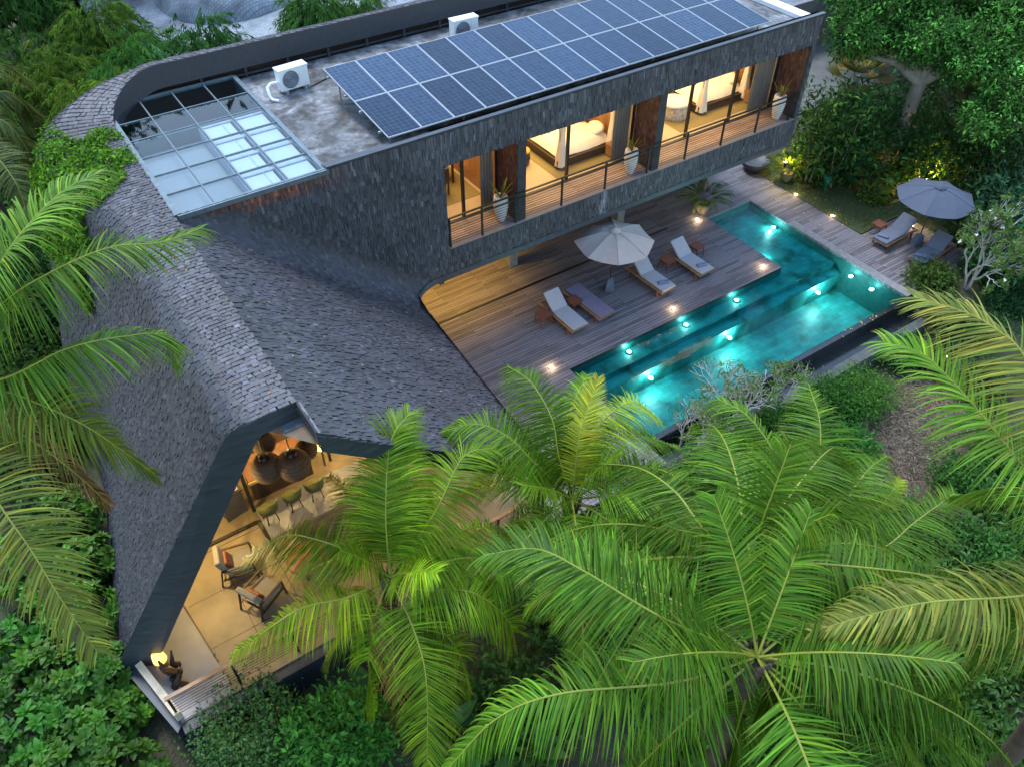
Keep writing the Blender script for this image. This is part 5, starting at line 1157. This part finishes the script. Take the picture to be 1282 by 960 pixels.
n = len(P); tag(leafobj('creeper', [blades(P, unit(rand_dir(n) + N * .3 + np.array([0, -.4, -.2])), N + .5 * rand_dir(n), rng.uniform(.08, .15, n), rng.uniform(.06, .1, n), leafcol(n, (.07, .2, .014), .35, .25))], M['leaf']), 'bright green creeper spreading over the ridge beside the skylight', 'creeper')
# bamboo behind
def bamboo(px, py, zt, rx, hz, base, label, nclump=420, size=.34):
    p = at(px, py - 25, zt + 1.2); zt += 1.2; t = thing('bamboo_clump', label, 'bamboo', (p[0], p[1], -.1), 0, 'bamboo clumps behind the ridge'); hh = zt + .1; V = []
    bl = [(rx * .55 * math.cos(a), rx * .55 * math.sin(a), hh - hz * random.uniform(.5, 1.1), rx * .5, rx * .5, hz * .6) for a in np.linspace(0, 5.6, 7)] + [(0, 0, hh - hz * .5, rx * .6, rx * .6, hz * .5)]
    C, d = clump_points(bl, nclump, .4); per = 26; n = nclump * per; cc = np.repeat(C, per, 0); dirc = unit(d * np.array([1, 1, .2]) + np.array([0, 0, -.25]) + .3 * rand_dir(nclump)); dc = np.repeat(dirc, per, 0); along = rng.uniform(0, .75, n)[:, None]
    P = cc + dc * along + np.array([0, 0, -1]) * along ** 2 * .5 + rng.normal(0, .04, (n, 3)); D = unit(dc + rand_dir(n) * .55 + np.array([0, 0, -.6])); cv = np.repeat(np.exp(rng.normal(0, .3, nclump)), per)[:, None]
    leafobj('foliage', [blades(P, D, np.tile([[0, 0, 1.]], (n, 1)) + .6 * rand_dir(n), size * rng.uniform(.5, 1, n), np.full(n, .04), leafcol(n, tuple(1.35 * c for c in base), .15, .2) * cv, False, .2)], M['leaf'], t)
    q = MB()
    for k in range(10):
        a = random.uniform(0, 6.3); e = bl[k % 8]; q.tube([(.4 * math.cos(a), .4 * math.sin(a), 0), (e[0] * .5, e[1] * .5, e[2] * .6), (e[0], e[1], e[2])], [.045, .04, .015], 6)
    q.build('culm', mat('bamboo_culm', (.14, .16, .05), .5), t)
for a_ in [(62, 70, 5.0, 2.3, 3.4, (.075, .15, .02), 'yellowish feathery bamboo clump at the upper left'), (8, 60, 4.6, 2.2, 3.2, (.05, .125, .025), 'dark feathery bamboo clump in the upper left corner'), (118, 120, 5.0, 1.3, 2.0, (.08, .16, .02), 'small yellow green bamboo clump beside the bend of the ridge'),
           (172, 55, 5.2, 2.0, 3.2, (.045, .15, .03), 'fresh green bamboo clump behind the skylight'), (245, 35, 5.2, 1.5, 2.6, (.04, .13, .03), 'fresh green bamboo clump in front of the neighbouring round roof'), (385, 10, 4.6, 1.1, 1.6, (.05, .14, .03), 'sparse bamboo clump before the pale neighbouring roof'), (110, 10, 5.0, 1.6, 2.6, (.065, .14, .02), 'olive bamboo clump at the top edge left')]: bamboo(*a_)
bamboo(20, -35, 5.0, 2.4, 3.4, (.04, .12, .025), 'dark bamboo clump cut by the top left corner'); bamboo(120, -50, 5.0, 2.2, 3.2, (.05, .12, .02), 'green bamboo clump cut by the top edge above the ridge bend'); bamboo(-30, 100, 4.6, 2.2, 3.2, (.05, .1, .02), 'dark bamboo clump cut by the left edge')
bamboo(450, 8, 4.2, .8, 1.2, (.05, .14, .03), 'tiny bamboo tuft before the pale neighbouring roof at the top edge', 120)
bl = [(x, y, 1.0, 2.0, 2.0, 1.2) for x, y in ((-3, 30), (-1, 33), (2, 29.5), (4, 33), (-6, 27), (-4, 25), (0, 37), (5, 38), (-6, 34), (-9, 30), (1, 42), (7, 43))]
tag(leafobj('rear_undergrowth', [foliage(bl, 3400, 8, .26, .4, (.06, .16, .03), spread=.3, shell=.4)], M['leaf']), 'dark leafy undergrowth behind the ridge at upper left', 'undergrowth', kind='stuff')

bl = [(random.uniform(-16, 34), random.uniform(47, 56), random.uniform(3, 20), 3.2, 2.6, 3.2) for k in range(70)]
tag(leafobj('tall_trees', [foliage(bl, 9500, 8, .9, .45, G3, spread=.7, shell=.3)], M['leaf']), 'wall of tall dark trees far behind the villa', 'trees', kind='stuff')
# right-hand jungle
t0 = at(1105, 205, 0); tr = thing('jungle_tree', 'big spreading tree with leaning pale trunk behind the lawn', 'tree', tuple(t0)); T_ = np.array(t0)
q = MB(); tp = [np.array([0, 0, -.2]), at(1122, 170, 1.6) - T_, at(1140, 135, 3.0) - T_, at(1153, 100, 4.3) - T_]; q.tube([tuple(p) for p in tp], [.5, .33, .28, .25], 14)
for a_ in ((1190, 40, 6.0), (1110, 30, 6.0), (1230, 80, 5.2), (1150, -20, 7.0), (1085, 70, 5.0)):
    e = at(*a_) - T_; q.tube([tuple(tp[-1] - np.array([0, 0, .1])), tuple((tp[-1] * .5 + e * .5) + np.array([0, 0, .2])), tuple(e)], [.24, .15, .05], 9)
q.build('trunk', M['trunk'], tr)
bl = [tuple(at(px, py, z) - T_) + (r_ * .85, r_ * .85, r_ * .65) for px, py, z, r_ in [(1072, 40, 6, 1.3), (1112, 40, 5.6, 1.2), (1160, 45, 6, 1.5), (1210, 70, 5.5, 1.5), (1262, 45, 6, 1.7), (1095, -5, 7, 1.5), (1155, -20, 7.3, 1.7), (1225, -15, 7, 1.8), (1278, 110, 5, 1.5), (1240, 150, 4.0, 1.2), (1290, 0, 7, 1.8), (1060, -20, 7, 1.2)]]
leafobj('crown', [foliage(bl, 3000, 18, .18, .42, (.055, .165, .03), spread=.15, shell=.3, var=.75)], M['leaf'], tr)
for px, py, zt, rx, l, b0 in [(1042, 165, 1.8, 1.0, 'leafy shrub touching the wing end wall', G2), (1180, 165, 2.6, 1.4, 'dark shrub right of the leaning trunk', G3), (1235, 195, 2.4, 1.5, 'dark shrub behind the grey parasol', G3), (1275, 235, 2.4, 1.2, 'dark blue green shrub at the right edge above the frangipani', (.025, .09, .04)),
                             (1285, 300, 1.8, 1.2, 'green shrub at the right edge beside the frangipani', (.03, .12, .04)), (1100, 130, 3.0, 1.3, 'dark shrub behind the leaning trunk', G3), (1040, 190, .9, .6, 'small leafy shrub below the wing end', G2), (1048, 105, 4.3, 1.3, 'leafy shrub rising beside the upper wing end', G2), (1075, 120, 4.0, 1.3, 'tall leafy shrub between wing end and fan palm', G3), (1200, 120, 3.5, 1.6, 'dark tree filling the gap right of the trunk', G3),
                             (1270, 160, 3.3, 1.6, 'dark tree at the right edge below the crown', G3)]:
    b0 = tuple(.95 * c for c in b0); bush_at(px, py, zt, rx * 1.1, 1.3, 190, 9, random.uniform(.2, .36), random.uniform(.25, .5), b0, l, name='jungle_shrub', gz=-.1, group='jungle shrubs behind the lawn', spread=.36, var=.5)
bigleaf(1040, 195, 1.4, 12, 1.1, .35, (.02, .11, .05), 'broad-leaved banana plant below the wing end', gz=-.1); bigleaf(1072, 182, 1.5, 12, 1.0, .35, (.03, .13, .03), 'broad-leaved banana plant left of the leaning trunk', gz=-.1)
def fanpalm(px, py, zt, label, base=(.06, .1, .03), n=14, rad=.9):
    p = at(px, py, zt); t = thing('fan_palm', label, 'palm tree', (p[0], p[1], -.1), 0, 'fan palms in the jungle'); h = zt + .1; P = []; D = []; N_ = []; Ls = []
    for k in range(n):
        a = k * 2.4; el_ = .9 - 1.3 * (k / n); d0 = np.array([math.cos(a) * math.cos(el_), math.sin(a) * math.cos(el_), math.sin(el_)]); hub = np.array([0, 0, h]) + d0 * .7; s0 = unit(np.cross(d0, [0, 0, 1.])); 
        for f in np.linspace(-1.5, 1.5, 24): P.append(hub); D.append(d0 * math.cos(f) + s0 * math.sin(f)); N_.append(np.cross(s0, d0)); Ls.append(rad * (1 - .12 * abs(f)))
    m_ = len(P); leafobj('foliage', [blades(np.array(P), np.array(D), np.array(N_) * -1 + 1e-3, np.array(Ls), np.full(m_, .075), leafcol(m_, base, .2, .3), True, .3)], M['leaf'], t)
    q = MB(); q.tube([(0, 0, 0), (0, 0, h)], [.12, .09], 8); q.build('trunk', M['trunk'], t)
fanpalm(1075, 95, 3.6, 'olive fan palm left of the big crown', (.1, .12, .03)); fanpalm(1065, 150, 2.4, 'green fan palm over the shrubs by the wing end', (.05, .13, .03), 12, .8)
for px, py, l in ((1060, 205, 'broad-leaved plant at the lawn edge nearest the wing'), (1130, 222, 'broad-leaved plant between leaning trunk and parasol'), (1225, 235, 'broad-leaved plant right behind the grey parasol')): bigleaf(px, py, .9, 13, .8, .36, (.035, .14, .03), l, gz=-.1)
fanpalm(1212, 140, 3.2, 'dark fan palm right of the leaning trunk'); fanpalm(1245, 150, 3.0, 'dark fan palm near the right edge')
bl = []
for k in range(70):
    x = random.uniform(31.5, 46); y = random.uniform(8, 20.4)
    bl.append((x, y, .9 + (x - 31) * .06, 1.6, 1.6, 1.2))
for k in range(60): bl.append((random.uniform(25, 46), random.uniform(-4, 8), random.uniform(-.7, .6), 1.3, 1.3, .9))
for k in range(26): bl.append((random.uniform(29.2, 34), random.uniform(6.5, 12.5), .5, 1.1, 1.1, .8))
for k in range(30): bl.append((random.uniform(36, 60), random.uniform(18, 40), 3.5, 2.6, 2.6, 3))
tag(leafobj('jungle', [foliage(bl, 12500, 7, .3, .42, (.02, .065, .018), spread=.3, shell=.4, var=.5)], M['leaf']), 'dark jungle foliage massed behind the lawn and the big tree', 'jungle', kind='stuff')
# lamps half hidden in the planting
for px, py, e, l in [(1050, 183, 26, 'yellow garden light in the shrubs below the wing end'), (1104, 190, 40, 'yellow garden light at the foot of the leaning trunk'), (1160, 226, 50, 'yellow garden light behind the grey parasol'), (1172, 205, 26, 'yellow garden light in the dark shrubs behind the parasol'), (983, 205, 8, 'yellow garden light in the potted palm by the wing'), (1182, 448, 1.5, 'small garden light among magenta bougainvillea')]:
    p = at(px, py, .35 if px != 1182 else -.4); t = thing('garden_light', l, 'garden light', tuple(p), 0, 'garden uplights'); q = MB(); q.lathe([(.05, -.3), (.05, 0), (.08, .02), (.08, .08)], n=12); q.build('body', M['black'], t); q = MB(); q.lathe([(.075, .075), (.04, .1), (.001, .105)], n=12); q.build('lens', M['lamp_warm'], t)
    lamp('garden_glow', 'POINT', (-.25, -.35, .45), e * 5, (1, .62, .08), .06, None, t)
# frangipani: forked pale branches with terminal leaf rosettes
def frangipani(px, py, gz, h, label, depth=6, leaves=True, seed=3, spread=.62, lsize=.2, flowers=False, first=.5, lean=(0, 0), base=(.07, .14, .03), nleaf=8):
    rs = random.Random(seed); p = at(px, py, gz); t = thing('frangipani', label, 'tree', tuple(p)); q = MB(); tips = []
    def grow(p0, d, L_, r_, k):
        p1 = p0 + d * L_; mid = p0 + d * L_ * .5 + np.array([rs.gauss(0, .03), rs.gauss(0, .03), .02]); q.tube([tuple(p0), tuple(mid), tuple(p1)], [r_, r_ * .88, r_ * .78], 7)
        if k == 0: tips.append((p1, d)); return
        for c in range(2 if rs.random() < .75 else 3):
            a = rs.uniform(0, 6.28); x = unit(np.cross(d, [.3, .5, .8])); y = np.cross(d, x); nd = unit(d + spread * (x * math.cos(a) + y * math.sin(a)) + np.array([0, 0, .16])); grow(p1, nd, L_ * rs.uniform(.72, .95), r_ * .72, k - 1)
    for c in range(2): a = rs.uniform(0, 6.28); grow(np.array([0, 0, -.1]), unit(np.array([.35 * math.cos(a + c * 3) + lean[0], .35 * math.sin(a + c * 3) + lean[1], 1])), first * h / 2.2, .06 * h / 2.5, depth)
    q.build('branch', M['palebranch'], t); C = np.array([a for a, _ in tips]); d = np.array([b_ for _, b_ in tips])
    if leaves: leafobj('foliage', [rosettes(C, d, nleaf, lsize, .36, base)], M['leaf'], t)
    if flowers:
        for k in rng.choice(len(C), min(16, len(C)), False): leafobj('flower', [rosettes((C[k] + d[k] * .12)[None], d[k][None], 6, .075, .75, (.8, .8, .7))], M['petal'], t)
    return t
frangipani(1208, 362, -.05, 2.6, 'pale-branched frangipani with white blossoms beside the grey parasol', 6, flowers=True, seed=5, spread=.5, first=.62, lsize=.17)
frangipani(905, 560, -1.0, 2.3, 'almost bare pale-branched frangipani by the pool edge', 6, seed=8, lsize=.13, nleaf=3, spread=.6, first=.6)
frangipani(965, 530, -1.0, 2.1, 'sparse pale-branched frangipani between pool edge and younger palm', 6, seed=11, lsize=.15, nleaf=3, spread=.6, first=.6)
frangipani(850, 575, -1.0, 1.9, 'thin bare frangipani beside the near pool corner palm', 6, leaves=True, seed=21, lsize=.1, nleaf=3, spread=.6, first=.6)
for px, l in ((13.0, 'low shrub at the kerb nearest the near pool corner'), (14.6, 'low shrub second along the overflow kerb'), (16.4, 'low shrub third along the overflow kerb'), (18.2, 'low shrub fourth along the overflow kerb')):
    bush('kerb_shrub', l, 'shrub', (px, 9.3, -1.05), [(random.uniform(-.5, .5), random.uniform(-.2, .5), random.uniform(.4, .9), .45, .4, .35) for k in range(6)], 200, 10, .13, .4, (.045, .15, .025), group='shrubs along the overflow kerb', spread=.12)
for px, py, zt, rx, b0, sz, l in [(1092, 478, .1, 1.05, (.05, .17, .02), .11, 'bright green fine-leaved bush below the overflow channel'), (1055, 500, -.1, .9, (.04, .14, .02), .11, 'bright green bush left of the fine-leaved bush'), (1140, 430, -.1, .8, (.05, .16, .03), .12, 'green bush at the infinity edge corner'), (1230, 400, .1, 1.0, (.03, .12, .03), .13, 'green bush at the right under the arching frond'),
                                 (1265, 370, .3, 1.0, (.035, .12, .035), .13, 'green bush at the right edge below the frangipani'), (1170, 340, .5, .8, (.05, .11, .02), .16, 'loose green shrub hiding the second slate lounger'), (1190, 385, .2, .7, (.04, .1, .02), .14, 'low green shrub at the deck corner'), (1096, 240, .35, .5, (.05, .12, .02), .15, 'light green shrub on the lawn before the leaning trunk'), (1240, 330, .4, 1.0, (.035, .1, .02), .15, 'green shrub around the frangipani foot'), (1000, 575, -.6, .7, (.04, .13, .02), .12, 'green shrub under the sparse frangipani'), (930, 610, -.6, .7, (.035, .11, .02), .13, 'green shrub under the bare frangipani'), (1240, 470, -.2, .9, (.035, .11, .03), .14, 'green shrub behind the right palm frond')]:
    bush_at(px, py, zt, rx, .8, 300, 10, sz, .45, b0, l, name='garden_bush', gz=-1.05 if px < 1150 and py > 380 or py > 395 else -.1, group='bushes round the pool garden', spread=.14)
for px, py, l in ((1215, 590, 'green shrub at the right end of the dry clearing'), (1262, 560, 'green shrub at the right edge beyond the dry clearing'), (1068, 548, 'green shrub at the left end of the dry clearing'), (1235, 680, 'green shrub below the dry clearing near the right edge')): bush_at(px, py, -.2, .9, .8, 260, 10, .15, .42, (.045, .15, .025), l, name='garden_bush', group='bushes round the pool garden', spread=.16)
bush_at(1172, 437, -.1, .55, .5, 170, 9, .1, .7, (.085, .008, .045), 'magenta bougainvillea below the deck corner', name='bougainvillea', cat='shrub', spread=.1)
def pot_palm(px, py, label, s_=1.0):
    p = at(px, py, 0); t = thing('potted_palm', label, 'potted plant', (p[0], p[1], .003), 0, 'potted palms on the deck'); q = MB(); q.lathe([(.2 * s_, 0), (.28 * s_, .18), (.3 * s_, .42 * s_), (.26 * s_, .45 * s_), (.22 * s_, .36 * s_), (.001, .36 * s_)], n=20); q.build('pot', mat('mossy_pot', (.13, .11, .09), .8, var=.3), t)
    P = []; D = []; N_ = []; Ls = []
    for k in range(15):
        a = k * 2.4; d = np.array([math.cos(a) * .5, math.sin(a) * .5, 1.0 - .03 * k]); c = np.array([0, 0, .4 * s_])
        for s in range(14):
            d = unit(d + np.array([0, 0, -.1])); c = c + d * .085 * s_
            sd = unit(np.cross(d, [0, 0, 1.]))
            if s > 3:
                for g_ in (-1, 1): P.append(c); D.append(unit(sd * g_ + d * .8 + np.array([0, 0, -.15]))); N_.append([0, 0, 1.]); Ls.append(.3 * s_)
    m_ = len(P); leafobj('foliage', [blades(np.array(P), np.array(D), np.array(N_) + .2 * rand_dir(m_), np.array(Ls), np.full(m_, .04), leafcol(m_, (.07, .14, .02), .2, .2), False, .2)], M['leaf'], t)
pot_palm(879, 266, 'potted palm on the deck at the shallow arm of the pool'); pot_palm(983, 226, 'potted palm on the deck corner beside the lawn', .9)
t = thing('bowl_planter', 'dark round bowl planter under the wing end', 'planter', tuple(at(944, 212, .003))); q = MB(); q.lathe([(.3, 0), (.55, .2), (.6, .42), (.55, .44), (.5, .36), (.001, .34)], n=24); q.build('bowl', mat('charcoal_bowl', (.05, .05, .055), .5), t)
# dry grass, fallen leaves
p = np.stack([rng.uniform(15.5, 22.5, 26000), rng.uniform(3.9, 8.8, 26000), np.full(26000, -1.03)], 1); n = len(p); p[:, 2] = ground_h(p[:, 0], p[:, 1]) + .01
tag(leafobj('dry_grass', [blades(p, rand_dir(n) * np.array([1, 1, .5]) + np.array([0, 0, .25]), np.tile([[0, 0, 1.]], (n, 1)) + .3 * rand_dir(n), rng.uniform(.12, .3, n), np.full(n, .014), leafcol(n, (.42, .38, .3), .3, .1), False, .3)], M['leaf']), 'dry straw-coloured grass on the open ground beyond the palms', 'dry grass', kind='stuff')
n = 7000; p = np.stack([rng.uniform(26.1, 31, n), rng.uniform(14.5, 20.4, n), np.full(n, .012)], 1); inside = (p[:, 0] - 26) < 4.6 - np.abs(p[:, 1] - 17.4) * .8; p = p[inside]; n = len(p)
tag(leafobj('lawn_grass', [blades(p, rand_dir(n) * np.array([.5, .5, .2]) + np.array([0, 0, .6]), rand_dir(n) + .01, rng.uniform(.05, .1, n), np.full(n, .012), leafcol(n, (.06, .09, .02), .25, .2))], M['leaf']), 'short green grass of the lawn beyond the pool deck', 'grass', kind='stuff')
n = 130; p = np.stack([rng.uniform(24.6, 30, n), rng.uniform(11.3, 19.5, n), np.full(n, .03)], 1); p = p[(p[:, 0] < 26) | (p[:, 1] > 14.4) | (p[:, 0] < 28.4)]; n = len(p)
p2 = np.stack([rng.uniform(20.5, 24, 14), np.full(14, 10.9) + rng.normal(0, .04, 14), np.full(14, -.05)], 1); p = np.concatenate([p, p2]); n = len(p)
tag(leafobj('fallen_leaves', [blades(p, rand_dir(n) * np.array([1, 1, .1]), np.tile([[0, 0, 1.]], (n, 1)) + .2 * rand_dir(n), rng.uniform(.07, .13, n), rng.uniform(.04, .07, n), leafcol(n, (.45, .36, .12), .3, .2))], M['leaf']), 'small yellow fallen leaves scattered over lawn and deck edge', 'fallen leaves', kind='stuff')

n = 260; x = rng.uniform(RX + .2, 7.3, n); y = rng.uniform(9.8, 16.3, n); p = np.stack([x, y, zs(x) + .035], 1); n2 = 160; x2 = rng.uniform(1.4, 2.3, n2); p2 = np.stack([x2, rng.uniform(10.7, 18.5, n2), np.full(n2, RZ + .03)], 1)
n3 = 140; p3 = np.stack([rng.uniform(6.4, 22, n3), 17.9 + np.abs(rng.normal(0, 1.2, n3)), np.full(n3, 7.41)], 1); p3 = p3[(p3[:, 1] < 24) & (p3[:, 0] < 8)]; p = np.concatenate([p, p2, p3]); n = len(p)
tag(leafobj('roof_litter', [blades(p, rand_dir(n) * np.array([1, 1, .1]) + np.array([.2, 0, -.15]), np.tile([[.5, 0, 1.]], (n, 1)) + .2 * rand_dir(n), rng.uniform(.05, .12, n), rng.uniform(.02, .045, n), leafcol(n, (.16, .12, .06), .5, .3))], M['leaf']), 'dry leaf litter caught on the roof shingles', 'leaf litter', kind='stuff')
